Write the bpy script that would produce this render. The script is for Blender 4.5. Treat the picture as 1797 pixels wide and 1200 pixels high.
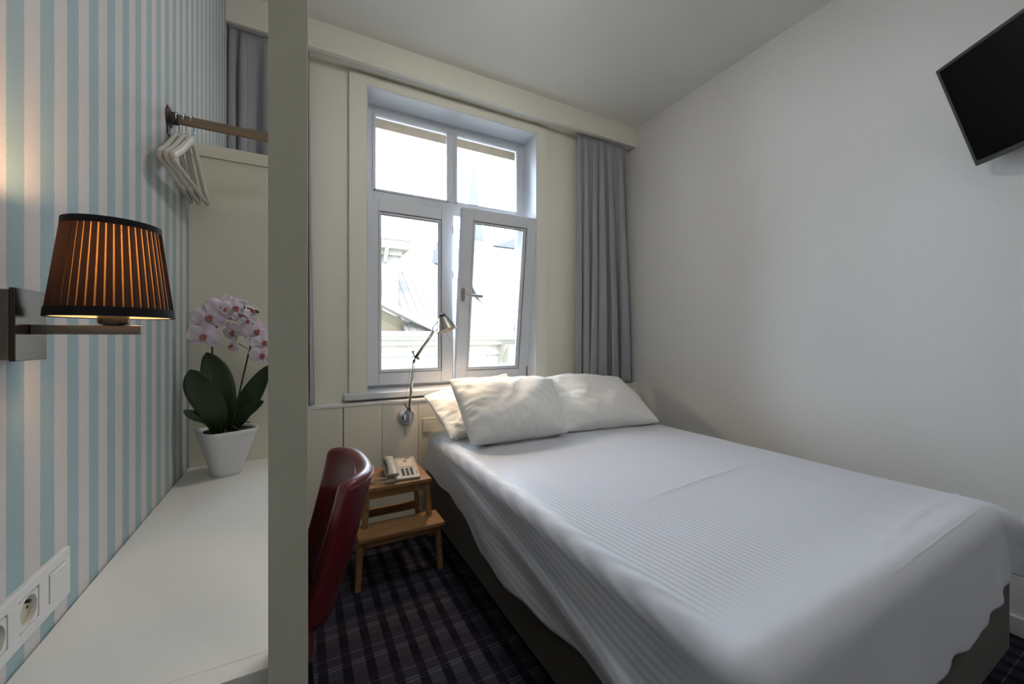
import bpy, bmesh, math, random
from mathutils import Vector, Matrix, noise, Euler
random.seed(7)
PI = math.pi
scene = bpy.context.scene
C = scene.collection
for o in list(bpy.data.objects):
    bpy.data.objects.remove(o)

# ------------------------------------------------------------------ camera
EYE = 1.18
YAW = math.radians(28.2)
cam_data = bpy.data.cameras.new('camera')
cam = bpy.data.objects.new('camera', cam_data)
C.objects.link(cam)
cam.location = (0, 0, EYE)
cam.rotation_euler = (PI / 2, 0, -YAW)
cam_data.sensor_width = 36
cam_data.lens = 36 * 695 / 1797
cam_data.shift_y = -8 / 1797
cam_data.clip_start = 0.02
cam_data.clip_end = 200
scene.camera = cam

# ------------------------------------------------------------------ world, sun, exposure
SKY, SUN = 13.5, 5.0
FILL = 29.0
FILL2 = 14.0
world = bpy.data.worlds.new('sky')
scene.world = world
world.use_nodes = True
bg = world.node_tree.nodes['Background']
bg.inputs[0].default_value = (0.76, 0.88, 1.05, 1)
bg.inputs[1].default_value = SKY
sun_data = bpy.data.lights.new('sun', 'SUN')
sun_data.energy = SUN
sun_data.color = (1, .95, .87)
sun_data.angle = 0.01
sun = bpy.data.objects.new('sun', sun_data)
C.objects.link(sun)
sun.rotation_euler = Vector((0.25, 1.0, -0.95)).to_track_quat('-Z', 'Y').to_euler()
scene.view_settings.view_transform = 'Standard'
scene.view_settings.look = 'None'
scene.view_settings.gamma = 1
scene.view_settings.exposure = 0.12
scene.view_settings.use_curve_mapping = False


# ------------------------------------------------------------------ material helpers
def new_mat(name):
    m = bpy.data.materials.new(name)
    m.use_nodes = True
    nt = m.node_tree
    return m, nt, nt.nodes['Principled BSDF']


def mat(name, col, rough=0.6, metal=0.0, noise_amt=0.0, noise_scale=20, bump=0.0, bump_scale=200, sheen=0, coat=0):
    m, nt, b = new_mat(name)
    b.inputs['Base Color'].default_value = (*col, 1)
    b.inputs['Roughness'].default_value = rough
    b.inputs['Metallic'].default_value = metal
    if sheen: b.inputs['Sheen Weight'].default_value = sheen
    if coat: b.inputs['Coat Weight'].default_value = coat
    tc = nt.nodes.new('ShaderNodeTexCoord')
    if noise_amt:
        n = nt.nodes.new('ShaderNodeTexNoise')
        n.inputs['Scale'].default_value = noise_scale
        n.inputs['Detail'].default_value = 4
        nt.links.new(tc.outputs['Object'], n.inputs['Vector'])
        mx = nt.nodes.new('ShaderNodeMix'); mx.data_type = 'RGBA'
        mx.inputs[6].default_value = (*[c * (1 - noise_amt) for c in col], 1)
        mx.inputs[7].default_value = (*[min(1, c * (1 + noise_amt)) for c in col], 1)
        nt.links.new(n.outputs['Fac'], mx.inputs[0])
        nt.links.new(mx.outputs[2], b.inputs['Base Color'])
    if bump:
        n2 = nt.nodes.new('ShaderNodeTexNoise')
        n2.inputs['Scale'].default_value = bump_scale
        n2.inputs['Detail'].default_value = 3
        nt.links.new(tc.outputs['Object'], n2.inputs['Vector'])
        bp = nt.nodes.new('ShaderNodeBump')
        bp.inputs['Strength'].default_value = bump
        bp.inputs['Distance'].default_value = 0.002
        nt.links.new(n2.outputs['Fac'], bp.inputs['Height'])
        nt.links.new(bp.outputs['Normal'], b.inputs['Normal'])
    return m


def math_node(nt, op, a, b=None, c=None):
    n = nt.nodes.new('ShaderNodeMath'); n.operation = op
    for i, v in enumerate((a, b, c)):
        if v is None: continue
        if isinstance(v, (int, float)): n.inputs[i].default_value = v
        else: nt.links.new(v, n.inputs[i])
    return n.outputs[0]


def mix_col(nt, fac, a, b):
    mx = nt.nodes.new('ShaderNodeMix'); mx.data_type = 'RGBA'
    for i, v in ((0, fac), (6, a), (7, b)):
        if isinstance(v, tuple): mx.inputs[i].default_value = (*v, 1)
        elif isinstance(v, (int, float)): mx.inputs[i].default_value = v
        else: nt.links.new(v, mx.inputs[i])
    return mx.outputs[2]


def position(nt):
    g = nt.nodes.new('ShaderNodeNewGeometry')
    s = nt.nodes.new('ShaderNodeSeparateXYZ')
    nt.links.new(g.outputs['Position'], s.inputs[0])
    return g, s


def wallpaper_mat():
    m, nt, b = new_mat('striped_wallpaper')
    g, s = position(nt)
    n = nt.nodes.new('ShaderNodeTexNoise'); n.inputs['Scale'].default_value = 260
    n.inputs['Detail'].default_value = 3
    nt.links.new(g.outputs['Position'], n.inputs['Vector'])
    jit = math_node(nt, 'MULTIPLY', math_node(nt, 'SUBTRACT', n.outputs['Fac'], 0.5), 0.0035)
    y = math_node(nt, 'ADD', math_node(nt, 'ADD', s.outputs['Y'], jit), 10 * 0.0775 - 0.773)
    f = math_node(nt, 'FRACT', math_node(nt, 'DIVIDE', y, 0.0775))
    k = math_node(nt, 'LESS_THAN', f, 0.5)
    n2 = nt.nodes.new('ShaderNodeTexNoise'); n2.inputs['Scale'].default_value = 420
    n2.inputs['Detail'].default_value = 4
    nt.links.new(g.outputs['Position'], n2.inputs['Vector'])
    teal = mix_col(nt, n2.outputs['Fac'], (0.27, 0.385, 0.41), (0.42, 0.535, 0.55))
    cream = mix_col(nt, n2.outputs['Fac'], (0.56, 0.52, 0.50), (0.74, 0.70, 0.67))
    nt.links.new(mix_col(nt, k, cream, teal), b.inputs['Base Color'])
    b.inputs['Roughness'].default_value = 0.75
    bp = nt.nodes.new('ShaderNodeBump'); bp.inputs['Strength'].default_value = 0.5
    bp.inputs['Distance'].default_value = 0.001
    nt.links.new(n2.outputs['Fac'], bp.inputs['Height'])
    nt.links.new(bp.outputs['Normal'], b.inputs['Normal'])
    return m


def carpet_mat():
    m, nt, b = new_mat('plaid_carpet')
    g, s = position(nt)
    fx = math_node(nt, 'FRACT', math_node(nt, 'DIVIDE', math_node(nt, 'ADD', s.outputs['X'], 10 * 0.078 - 0.166), 0.078))
    light = math_node(nt, 'LESS_THAN', fx, 0.60)

    def line(off, w, per):
        f = math_node(nt, 'FRACT', math_node(nt, 'DIVIDE', math_node(nt, 'ADD', s.outputs['Y'], 10 * per - off), per))
        return math_node(nt, 'LESS_THAN', f, w / per)
    P = 0.17
    bands = line(0.02, 0.085, P)
    pale = math_node(nt, 'MAXIMUM', math_node(nt, 'MAXIMUM', line(0.0, .004, P), line(.014, .004, P)), line(.06, .0035, P))
    dark = math_node(nt, 'MAXIMUM', line(.105, .004, P), line(.118, .004, P))
    base = mix_col(nt, light, (0.010, 0.009, 0.017), (0.046, 0.045, 0.058))
    base = mix_col(nt, math_node(nt, 'MULTIPLY', bands, 0.4), base, (0.022, 0.018, 0.032))
    base = mix_col(nt, math_node(nt, 'MULTIPLY', pale, math_node(nt, 'ADD', math_node(nt, 'MULTIPLY', light, .6), .25)), base, (0.12, 0.12, 0.15))
    base = mix_col(nt, math_node(nt, 'MULTIPLY', dark, .8), base, (0.008, 0.007, 0.012))
    nt.links.new(base, b.inputs['Base Color'])
    b.inputs['Roughness'].default_value = 0.95
    b.inputs['Specular IOR Level'].default_value = 0.1
    n2 = nt.nodes.new('ShaderNodeTexNoise'); n2.inputs['Scale'].default_value = 600
    nt.links.new(g.outputs['Position'], n2.inputs['Vector'])
    bp = nt.nodes.new('ShaderNodeBump'); bp.inputs['Strength'].default_value = 0.6
    bp.inputs['Distance'].default_value = 0.002
    nt.links.new(n2.outputs['Fac'], bp.inputs['Height'])
    nt.links.new(bp.outputs['Normal'], b.inputs['Normal'])
    return m


def wood_mat(name, c1, c2, rough=0.5):
    m, nt, b = new_mat(name)
    tc = nt.nodes.new('ShaderNodeTexCoord')
    mp = nt.nodes.new('ShaderNodeMapping')
    mp.inputs['Scale'].default_value = (3, 45, 45)
    nt.links.new(tc.outputs['Object'], mp.inputs['Vector'])
    n = nt.nodes.new('ShaderNodeTexNoise'); n.inputs['Scale'].default_value = 1.6
    n.inputs['Detail'].default_value = 8; n.inputs['Roughness'].default_value = .65
    nt.links.new(mp.outputs[0], n.inputs['Vector'])
    cr = nt.nodes.new('ShaderNodeValToRGB')
    cr.color_ramp.elements[0].position = .35; cr.color_ramp.elements[0].color = (*c1, 1)
    cr.color_ramp.elements[1].position = .65; cr.color_ramp.elements[1].color = (*c2, 1)
    nt.links.new(n.outputs['Fac'], cr.inputs[0])
    nt.links.new(cr.outputs[0], b.inputs['Base Color'])
    b.inputs['Roughness'].default_value = rough
    return m


def sheet_mat():
    m, nt, b = new_mat('striped_satin_cotton')
    g, s = position(nt)
    a = math.radians(-7)
    xr = math_node(nt, 'SUBTRACT', math_node(nt, 'MULTIPLY', s.outputs['X'], math.cos(a)),
                   math_node(nt, 'MULTIPLY', s.outputs['Y'], math.sin(a)))
    xr = math_node(nt, 'SUBTRACT', xr, math_node(nt, 'MULTIPLY', s.outputs['Z'], 1.0))
    sw = math_node(nt, 'SINE', math_node(nt, 'MULTIPLY', xr, 2 * PI / 0.0185))
    st = math_node(nt, 'MULTIPLY_ADD', sw, 0.5, 0.5)
    msk = nt.nodes.new('ShaderNodeMapRange')  # shade at the foot put into the colour: stripes fade out there
    msk.inputs['From Min'].default_value = 0.50; msk.inputs['From Max'].default_value = 0.62
    nt.links.new(s.outputs['Y'], msk.inputs['Value'])
    st2 = math_node(nt, 'MULTIPLY', st, msk.outputs[0])
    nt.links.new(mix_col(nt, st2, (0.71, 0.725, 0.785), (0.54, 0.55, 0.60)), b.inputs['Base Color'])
    nt.links.new(math_node(nt, 'MULTIPLY_ADD', st2, -0.2, 0.62), b.inputs['Roughness'])
    b.inputs['Sheen Weight'].default_value = 0.15
    n = nt.nodes.new('ShaderNodeTexNoise'); n.inputs['Scale'].default_value = 5
    n.inputs['Detail'].default_value = 5
    nt.links.new(g.outputs['Position'], n.inputs['Vector'])
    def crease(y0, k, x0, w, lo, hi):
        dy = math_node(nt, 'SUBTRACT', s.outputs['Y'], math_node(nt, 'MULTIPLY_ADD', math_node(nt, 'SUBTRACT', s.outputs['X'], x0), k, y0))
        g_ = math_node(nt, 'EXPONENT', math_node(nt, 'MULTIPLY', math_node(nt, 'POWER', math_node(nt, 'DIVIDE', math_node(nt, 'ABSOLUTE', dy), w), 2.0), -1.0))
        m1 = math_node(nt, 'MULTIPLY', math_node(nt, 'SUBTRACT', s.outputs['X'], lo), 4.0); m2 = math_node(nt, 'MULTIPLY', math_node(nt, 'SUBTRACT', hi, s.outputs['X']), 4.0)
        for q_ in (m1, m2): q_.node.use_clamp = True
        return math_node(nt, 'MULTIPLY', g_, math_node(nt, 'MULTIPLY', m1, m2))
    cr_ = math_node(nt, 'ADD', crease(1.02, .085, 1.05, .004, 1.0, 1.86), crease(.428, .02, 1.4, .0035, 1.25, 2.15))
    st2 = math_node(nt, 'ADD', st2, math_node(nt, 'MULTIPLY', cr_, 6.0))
    hh = math_node(nt, 'ADD', math_node(nt, 'MULTIPLY', st2, 0.0004), math_node(nt, 'MULTIPLY', n.outputs['Fac'], 0.008))
    bp = nt.nodes.new('ShaderNodeBump'); bp.inputs['Strength'].default_value = 0.6
    bp.inputs['Distance'].default_value = 1.0
    nt.links.new(hh, bp.inputs['Height'])
    nt.links.new(bp.outputs['Normal'], b.inputs['Normal'])
    return m


def fabric_mat(name, col, weave=900, rough=.85, transl=0.0):
    m = mat(name, col, rough, noise_amt=.06, noise_scale=60, bump=.35, bump_scale=weave, sheen=.2)
    if transl:
        nt = m.node_tree
        out = [n for n in nt.nodes if n.type == 'OUTPUT_MATERIAL'][0]
        b = nt.nodes['Principled BSDF']
        t = nt.nodes.new('ShaderNodeBsdfTranslucent'); t.inputs[0].default_value = (*col, 1)
        mx = nt.nodes.new('ShaderNodeMixShader'); mx.inputs[0].default_value = transl
        nt.links.new(b.outputs[0], mx.inputs[1]); nt.links.new(t.outputs[0], mx.inputs[2])
        nt.links.new(mx.outputs[0], out.inputs[0])
    return m


def shade_mat(name, transl, col, body):
    m, nt, b = new_mat(name)
    out = [n for n in nt.nodes if n.type == 'OUTPUT_MATERIAL'][0]
    b.inputs['Base Color'].default_value = (*body, 1); b.inputs['Roughness'].default_value = .9
    t = nt.nodes.new('ShaderNodeBsdfTranslucent'); t.inputs[0].default_value = (*col, 1)
    tc = nt.nodes.new('ShaderNodeTexCoord')
    n = nt.nodes.new('ShaderNodeTexNoise'); n.inputs['Scale'].default_value = 500
    nt.links.new(tc.outputs['Object'], n.inputs['Vector'])
    fac = math_node(nt, 'MULTIPLY', math_node(nt, 'ADD', n.outputs['Fac'], .5), transl)
    mx = nt.nodes.new('ShaderNodeMixShader')
    nt.links.new(fac, mx.inputs[0])
    nt.links.new(b.outputs[0], mx.inputs[1]); nt.links.new(t.outputs[0], mx.inputs[2])
    nt.links.new(mx.outputs[0], out.inputs[0])
    return m


def glass_mat():
    m, nt, b = new_mat('window_glass')
    nt.nodes.remove(b)
    out = [n for n in nt.nodes if n.type == 'OUTPUT_MATERIAL'][0]
    t = nt.nodes.new('ShaderNodeBsdfTransparent'); t.inputs[0].default_value = (.96, .975, .97, 1)
    gl = nt.nodes.new('ShaderNodeBsdfGlossy'); gl.inputs['Roughness'].default_value = .02
    fr = nt.nodes.new('ShaderNodeFresnel'); fr.inputs[0].default_value = 1.45
    mx = nt.nodes.new('ShaderNodeMixShader')
    nt.links.new(fr.outputs[0], mx.inputs[0])
    nt.links.new(t.outputs[0], mx.inputs[1]); nt.links.new(gl.outputs[0], mx.inputs[2])
    nt.links.new(mx.outputs[0], out.inputs[0])
    return m


def emit_mat(name, col, strength):
    m, nt, b = new_mat(name)
    b.inputs['Base Color'].default_value = (*col, 1)
    b.inputs['Emission Color'].default_value = (*col, 1)
    b.inputs['Emission Strength'].default_value = strength
    return m


def brick_mat():
    m, nt, b = new_mat('old_brick')
    g, s = position(nt)
    cx = nt.nodes.new('ShaderNodeCombineXYZ')
    nt.links.new(math_node(nt, 'ADD', s.outputs['X'], s.outputs['Y']), cx.inputs[0])
    nt.links.new(s.outputs['Z'], cx.inputs[1])
    br = nt.nodes.new('ShaderNodeTexBrick')
    br.inputs['Scale'].default_value = 1
    br.inputs['Brick Width'].default_value = .2; br.inputs['Row Height'].default_value = .065
    br.inputs['Mortar Size'].default_value = .008
    br.inputs['Color1'].default_value = (.12, .055, .035, 1); br.inputs['Color2'].default_value = (.09, .045, .03, 1)
    br.inputs['Mortar'].default_value = (.16, .15, .13, 1)
    nt.links.new(cx.outputs[0], br.inputs['Vector'])
    nt.links.new(br.outputs['Color'], b.inputs['Base Color'])
    b.inputs['Roughness'].default_value = .9
    return m


def roof_mat(name, a, bcol, wx, wz):
    m, nt, b = new_mat(name)
    g, s = position(nt)
    fx = math_node(nt, 'FRACT', math_node(nt, 'DIVIDE', math_node(nt, 'ADD', s.outputs['X'], 50), wx))
    fz = math_node(nt, 'FRACT', math_node(nt, 'DIVIDE', math_node(nt, 'ADD', s.outputs['Z'], 50), wz))
    k = math_node(nt, 'MAXIMUM', math_node(nt, 'LESS_THAN', fx, .10), math_node(nt, 'MULTIPLY', math_node(nt, 'LESS_THAN', fz, .12), .35))
    nt.links.new(mix_col(nt, k, a, bcol), b.inputs['Base Color'])
    b.inputs['Roughness'].default_value = .8
    return m


M = {}
M['plaster'] = mat('painted_plaster_grey_white', (0.76, 0.745, 0.725), .8, noise_amt=.012, noise_scale=3, bump=.35, bump_scale=120)
M['ceiling'] = mat('painted_ceiling', (0.82, 0.81, 0.765), .85, noise_amt=.01, noise_scale=2, bump=.2, bump_scale=90)
M['cream'] = mat('cream_satin_paint', (0.83, 0.80, 0.69), .55, bump=.15, bump_scale=300)
M['cream_panel'] = mat('cream_laminate', (0.80, 0.77, 0.62), .5, bump=.12, bump_scale=400)
M['green_panel'] = mat('olive_cream_laminate', (0.60, 0.58, 0.46), .55, noise_amt=.02, noise_scale=200, bump=.12, bump_scale=500)
M['white_paint'] = mat('white_gloss_paint', (0.66, 0.685, 0.72), .35)
M['ledge_white'] = mat('white_ledge_laminate', (0.80, 0.81, 0.80), .35)
M['desk'] = mat('pale_desk_laminate', (0.78, 0.76, 0.71), .45, bump=.05, bump_scale=500)
M['socket'] = mat('white_socket_plastic', (0.70, 0.69, 0.66), .35)
M['socket_cream'] = mat('cream_socket_plastic', (0.50, 0.46, 0.33), .4)
M['dark_gap'] = mat('dark_gap', (0.03, 0.03, 0.028), .9)
M['wallpaper'] = wallpaper_mat()
M['carpet'] = carpet_mat()
M['wood'] = wood_mat('oiled_birch', (0.24, 0.115, 0.042), (0.39, 0.21, 0.085))
M['curtain'] = fabric_mat('grey_curtain_fabric', (0.38, 0.39, 0.415), transl=.05)
M['sheet'] = sheet_mat()
M['linen'] = fabric_mat('white_pillow_cotton', (0.84, 0.83, 0.80), weave=700, rough=.8)
M['mattress'] = fabric_mat('white_mattress_cotton', (0.72, 0.70, 0.66))
M['bed_base'] = fabric_mat('brown_bed_base_fabric', (0.055, 0.047, 0.033), weave=600, rough=.9)
M['black_plastic'] = mat('black_plastic', (0.012, 0.012, 0.014), .45)
M['tv_frame'] = mat('tv_frame_grey', (0.025, 0.026, 0.026), .45)
M['tan_stone'] = mat('tan_stone', (0.105, 0.085, 0.055), .9, noise_amt=.3, noise_scale=2)
M['groove'] = mat('grey_groove', (0.30, 0.30, 0.30), .8)
M['screen'] = mat('tv_screen', (0.003, 0.003, 0.0035), .22)
M['screen'].node_tree.nodes['Principled BSDF'].inputs['Specular IOR Level'].default_value = .12
M['steel'] = mat('brushed_steel', (0.25, 0.22, 0.19), .36, 1.0, bump=.1, bump_scale=300)
M['polished'] = mat('polished_steel', (0.10, 0.09, 0.082), .22, 1.0)
M['chrome'] = mat('chrome', (0.78, 0.78, 0.8), .08, 1.0)
M['alu'] = mat('satin_aluminium', (0.48, 0.46, 0.42), .35, 1.0)
M['bronze'] = mat('bronze_metal', (0.30, 0.23, 0.165), .42, .85)
M['dark_metal'] = mat('dark_metal', (0.08, 0.07, 0.07), .4, .8)
M['leather'] = mat('red_leather', (0.135, 0.012, 0.018), .3, noise_amt=.05, noise_scale=80, bump=.22, bump_scale=600, coat=.25)
M['shade_fold'] = shade_mat('black_pleat_overlap', .006, (0.55, 0.24, 0.10), (0.012, 0.010, 0.012))
M['shade_thin'] = shade_mat('black_pleat_single_layer', .060, (0.95, 0.50, 0.20), (0.02, 0.014, 0.012))
M['shade_band'] = mat('black_shade_band', (0.010, 0.009, 0.012), .9)
M['shade_lining'] = mat('cream_shade_lining', (0.7, 0.6, 0.45), .8)
M['bulb'] = emit_mat('warm_bulb', (1.0, 0.62, 0.28), 55)
M['bulb_small'] = emit_mat('warm_halogen', (1.0, 0.75, 0.45), 60)
M['lamp_inner'] = mat('white_reflector', (0.8, 0.78, 0.7), .4)
M['pot'] = mat('white_ceramic', (0.74, 0.74, 0.75), .35)
M['soil'] = mat('bark_soil', (0.05, 0.035, 0.02), .95, noise_amt=.6, noise_scale=90, bump=1, bump_scale=90)
M['leaf'] = mat('dark_orchid_leaf', (0.016, 0.036, 0.008), .38, noise_amt=.25, noise_scale=14)
M['stem'] = mat('orchid_stem', (0.03, 0.04, 0.015), .5)
M['root'] = mat('aerial_root', (0.06, 0.05, 0.035), .8)
M['lip'] = mat('orchid_lip', (0.40, 0.13, 0.11), .5, noise_amt=.6, noise_scale=120)
M['phone'] = mat('beige_phone_plastic', (0.42, 0.38, 0.30), .42)
M['phone_handset'] = mat('grey_beige_handset', (0.38, 0.36, 0.31), .4)
M['phone_card'] = mat('phone_card', (0.60, 0.50, 0.40), .6)
M['phone_key'] = mat('phone_key', (0.07, 0.065, 0.07), .5)
M['glass'] = glass_mat()
M['hanger'] = mat('cream_lacquered_wood', (0.66, 0.63, 0.56), .3)
M['brick'] = brick_mat()
M['stone'] = mat('weathered_stone_lintel', (0.15, 0.115, 0.075), .9, noise_amt=.25, noise_scale=14)
M['facade'] = mat('pale_facade_render', (0.19, 0.18, 0.155), .85, noise_amt=.06, noise_scale=2)
M['facade_trim'] = mat('pale_stone_trim', (0.19, 0.17, 0.13), .85, noise_amt=.25, noise_scale=3)
M['roof'] = roof_mat('pale_roof_tiles', (0.105, 0.098, 0.085), (0.055, 0.036, 0.018), .24, .30)
M['roof2'] = roof_mat('pale_roof_tiles_small', (0.13, 0.125, 0.115), (0.10, 0.092, 0.08), .34, .22)
M['slate'] = mat('dark_slate', (0.05, 0.05, 0.062), .6)
M['street'] = mat('street_paving', (0.35, 0.34, 0.32), .9)


def petal_mat():
    m, nt, b = new_mat('pale_pink_petal')
    tc = nt.nodes.new('ShaderNodeTexCoord')
    n = nt.nodes.new('ShaderNodeTexNoise'); n.inputs['Scale'].default_value = 30
    nt.links.new(tc.outputs['Object'], n.inputs['Vector'])
    nt.links.new(mix_col(nt, n.outputs['Fac'], (0.74, 0.58, 0.70), (0.84, 0.77, 0.81)), b.inputs['Base Color'])
    b.inputs['Roughness'].default_value = .55
    b.inputs['Subsurface Weight'].default_value = .1
    return m


M['petal'] = petal_mat()


# ------------------------------------------------------------------ mesh helpers
class MB:
    def __init__(self):
        self.v = []; self.f = []; self.m = []; self.mats = []

    def mi(self, material):
        if material is None: return 0
        if material not in self.mats: self.mats.append(material)
        return self.mats.index(material)

    def add(self, vs, fs, material=None):
        o = len(self.v); k = self.mi(material)
        self.v += [Vector(p) for p in vs]
        for f in fs:
            self.f.append([i + o for i in f]); self.m.append(k)
        return self

    def box(self, x0, x1, y0, y1, z0, z1, material=None, T=None):
        vs = [Vector((x, y, z)) for x in (x0, x1) for y in (y0, y1) for z in (z0, z1)]
        if T is not None: vs = [T @ p for p in vs]
        return self.add(vs, [(0, 1, 3, 2), (4, 6, 7, 5), (0, 4, 5, 1), (2, 3, 7, 6), (0, 2, 6, 4), (1, 5, 7, 3)], material)

    def prism(self, pts, axis, a, b, material=None, T=None):
        """extrude a 2D polygon along axis 'x','y' or 'z' from a to b"""
        def mk(p, t):
            if axis == 'x': return Vector((t, p[0], p[1]))
            if axis == 'y': return Vector((p[0], t, p[1]))
            return Vector((p[0], p[1], t))
        n = len(pts)
        vs = [mk(p, a) for p in pts] + [mk(p, b) for p in pts]
        if T is not None: vs = [T @ p for p in vs]
        fs = [tuple(range(n)), tuple(range(2 * n - 1, n - 1, -1))]
        fs += [(i, i + n, (i + 1) % n + n, (i + 1) % n) for i in range(n)]
        return self.add(vs, fs, material)

    def bar(self, p0, p1, w, h, up=(0, 0, 1), material=None, w1=None, h1=None):
        p0, p1 = Vector(p0), Vector(p1)
        d = (p1 - p0).normalized()
        s = d.cross(Vector(up)).normalized(); u = s.cross(d)
        w1 = w1 or w; h1 = h1 or h
        vs = []
        for p, a, b in ((p0, w, h), (p1, w1, h1)):
            for sx, sz in ((-1, -1), (1, -1), (1, 1), (-1, 1)):
                vs.append(p + s * (sx * a / 2) + u * (sz * b / 2))
        return self.add(vs, [(0, 1, 2, 3), (7, 6, 5, 4), (0, 4, 5, 1), (1, 5, 6, 2), (2, 6, 7, 3), (3, 7, 4, 0)], material)

    def tube(self, pts, r, seg=10, caps=True, material=None):
        pts = [Vector(p) for p in pts]
        rs = r if isinstance(r, (list, tuple)) else [r] * len(pts)
        n = len(pts); vs = []; prev = None
        for i, p in enumerate(pts):
            d = (pts[min(i + 1, n - 1)] - pts[max(i - 1, 0)]).normalized()
            if prev is None:
                a = Vector((0, 0, 1)) if abs(d.z) < .9 else Vector((1, 0, 0))
                u = d.cross(a).normalized()
            else:
                u = (prev - d * prev.dot(d)).normalized()
            prev = u; w = d.cross(u)
            for k in range(seg):
                t = 2 * PI * k / seg
                vs.append(p + (u * math.cos(t) + w * math.sin(t)) * rs[i])
        fs = [(i * seg + k, i * seg + (k + 1) % seg, (i + 1) * seg + (k + 1) % seg, (i + 1) * seg + k)
              for i in range(n - 1) for k in range(seg)]
        if caps:
            fs += [tuple(range(seg))[::-1], tuple(range((n - 1) * seg, n * seg))]
        return self.add(vs, fs, material)

    def lathe(self, prof, c=(0, 0, 0), seg=32, axis=(0, 0, 1), material=None, caps=True):
        c = Vector(c); q = Vector((0, 0, 1)).rotation_difference(Vector(axis).normalized())
        vs = []
        for (r, z) in prof:
            for k in range(seg):
                t = 2 * PI * k / seg
                vs.append(c + q @ Vector((r * math.cos(t), r * math.sin(t), z)))
        n = len(prof)
        fs = [(i * seg + k, i * seg + (k + 1) % seg, (i + 1) * seg + (k + 1) % seg, (i + 1) * seg + k)
              for i in range(n - 1) for k in range(seg)]
        if caps:
            fs += [tuple(range(seg))[::-1], tuple(range((n - 1) * seg, n * seg))]
        return self.add(vs, fs, material)

    def grid(self, fn, nu, nv, material=None, close_u=False):
        vs = [fn(i / (nu if close_u else nu - 1), j / (nv - 1)) for j in range(nv) for i in range(nu)]
        fs = []
        for j in range(nv - 1):
            for i in range(nu if close_u else nu - 1):
                i2 = (i + 1) % nu
                fs.append((j * nu + i, j * nu + i2, (j + 1) * nu + i2, (j + 1) * nu + i))
        return self.add(vs, fs, material)

    def build(self, name, material=None, parent=None, smooth=False, bevel=0, sub=0, solid=0, weld=False, origin=None, smooth_angle=None):
        me = bpy.data.meshes.new(name)
        off = Vector(origin) if origin is not None else Vector((0, 0, 0))
        base = Vector((0, 0, 0))
        p = parent
        while p is not None:
            base += p.location; p = p.parent
        if parent is not None: off = Vector((0, 0, 0)) + base if origin is None else Vector(origin)
        me.from_pydata([tuple(v - off) for v in self.v], [], self.f)
        mats = self.mats if self.mats else [material]
        for m_ in mats: me.materials.append(m_)
        if self.mats:
            me.polygons.foreach_set('material_index', self.m)
        bm = bmesh.new(); bm.from_mesh(me)
        if weld: bmesh.ops.remove_doubles(bm, verts=bm.verts, dist=1e-5)
        bmesh.ops.recalc_face_normals(bm, faces=bm.faces)
        bm.to_mesh(me); bm.free()
        if smooth or smooth_angle:
            me.polygons.foreach_set('use_smooth', [True] * len(me.polygons))
        o = bpy.data.objects.new(name, me)
        C.objects.link(o)
        if parent is not None:
            o.parent = parent
            o.location = off - base
        else:
            o.location = off
        if bevel:
            b = o.modifiers.new('bevel', 'BEVEL'); b.width = bevel; b.segments = 2
            b.limit_method = 'ANGLE'; b.angle_limit = math.radians(40)
            me.polygons.foreach_set('use_smooth', [True] * len(me.polygons))
            w = o.modifiers.new('wn', 'WEIGHTED_NORMAL'); w.keep_sharp = True
        if sub:
            s = o.modifiers.new('subdivision', 'SUBSURF'); s.levels = sub; s.render_levels = sub
        if solid:
            s = o.modifiers.new('solidify', 'SOLIDIFY'); s.thickness = solid; s.offset = 0
        return o


def thing(name, label, cat, loc=(0, 0, 0), group=None):
    o = bpy.data.objects.new(name, None); C.objects.link(o)
    o.empty_display_size = .05
    o.location = loc; o['label'] = label; o['category'] = cat
    if group: o['group'] = group
    return o


def tag(o, label, cat, group=None):
    o['label'] = label; o['category'] = cat
    if group: o['group'] = group
    return o


def struct(o):
    o['kind'] = 'structure'
    return o


def bez(p, n=12):
    p = [Vector(q) for q in p]
    out = []
    for i in range(n + 1):
        t = i / n
        pts = p[:]
        while len(pts) > 1:
            pts = [pts[k].lerp(pts[k + 1], t) for k in range(len(pts) - 1)]
        out.append(pts[0])
    return out


def catmull(pts, n=8):
    P_ = [Vector(p) for p in pts]
    P_ = [P_[0] * 2 - P_[1]] + P_ + [P_[-1] * 2 - P_[-2]]
    out = []
    for i in range(1, len(P_) - 2):
        for k in range(n):
            t = k / n
            a, b, c, d = P_[i - 1], P_[i], P_[i + 1], P_[i + 2]
            out.append(.5 * ((2 * b) + (c - a) * t + (2 * a - 5 * b + 4 * c - d) * t * t + (3 * b - a - 3 * c + d) * t ** 3))
    out.append(P_[-2])
    return out


# ------------------------------------------------------------------ room shell
CEIL = 3.0
XL = -0.34
YB = 2.64          # window wall, room side
YP = 2.527         # panelled box below the window, front face
YF = -1.5          # wall behind the camera


def xr(y):         # right wall runs slightly out of square
    return 2.585 + (y - YP) * 0.035


struct(MB().box(-.6, 3.0, YF - .1, 3.05, -.12, 0).build('floor', M['carpet']))
struct(MB().box(-.6, 3.0, YF - .1, 3.05, CEIL, CEIL + .12).build('ceiling', M['ceiling']))
struct(MB().box(XL - .15, XL, YF - .1, YB, 0, CEIL).build('wall_left', M['wallpaper']))
w = MB(); w.prism([(xr(YF), YF), (xr(3.05), 3.05), (2.9, 3.05), (2.9, YF)], 'z', 0, CEIL)
struct(w.build('wall_right', M['plaster']))
struct(MB().box(-.6, 3.0, YF - .15, YF, 0, CEIL).build('wall_front', M['plaster']))
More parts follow.
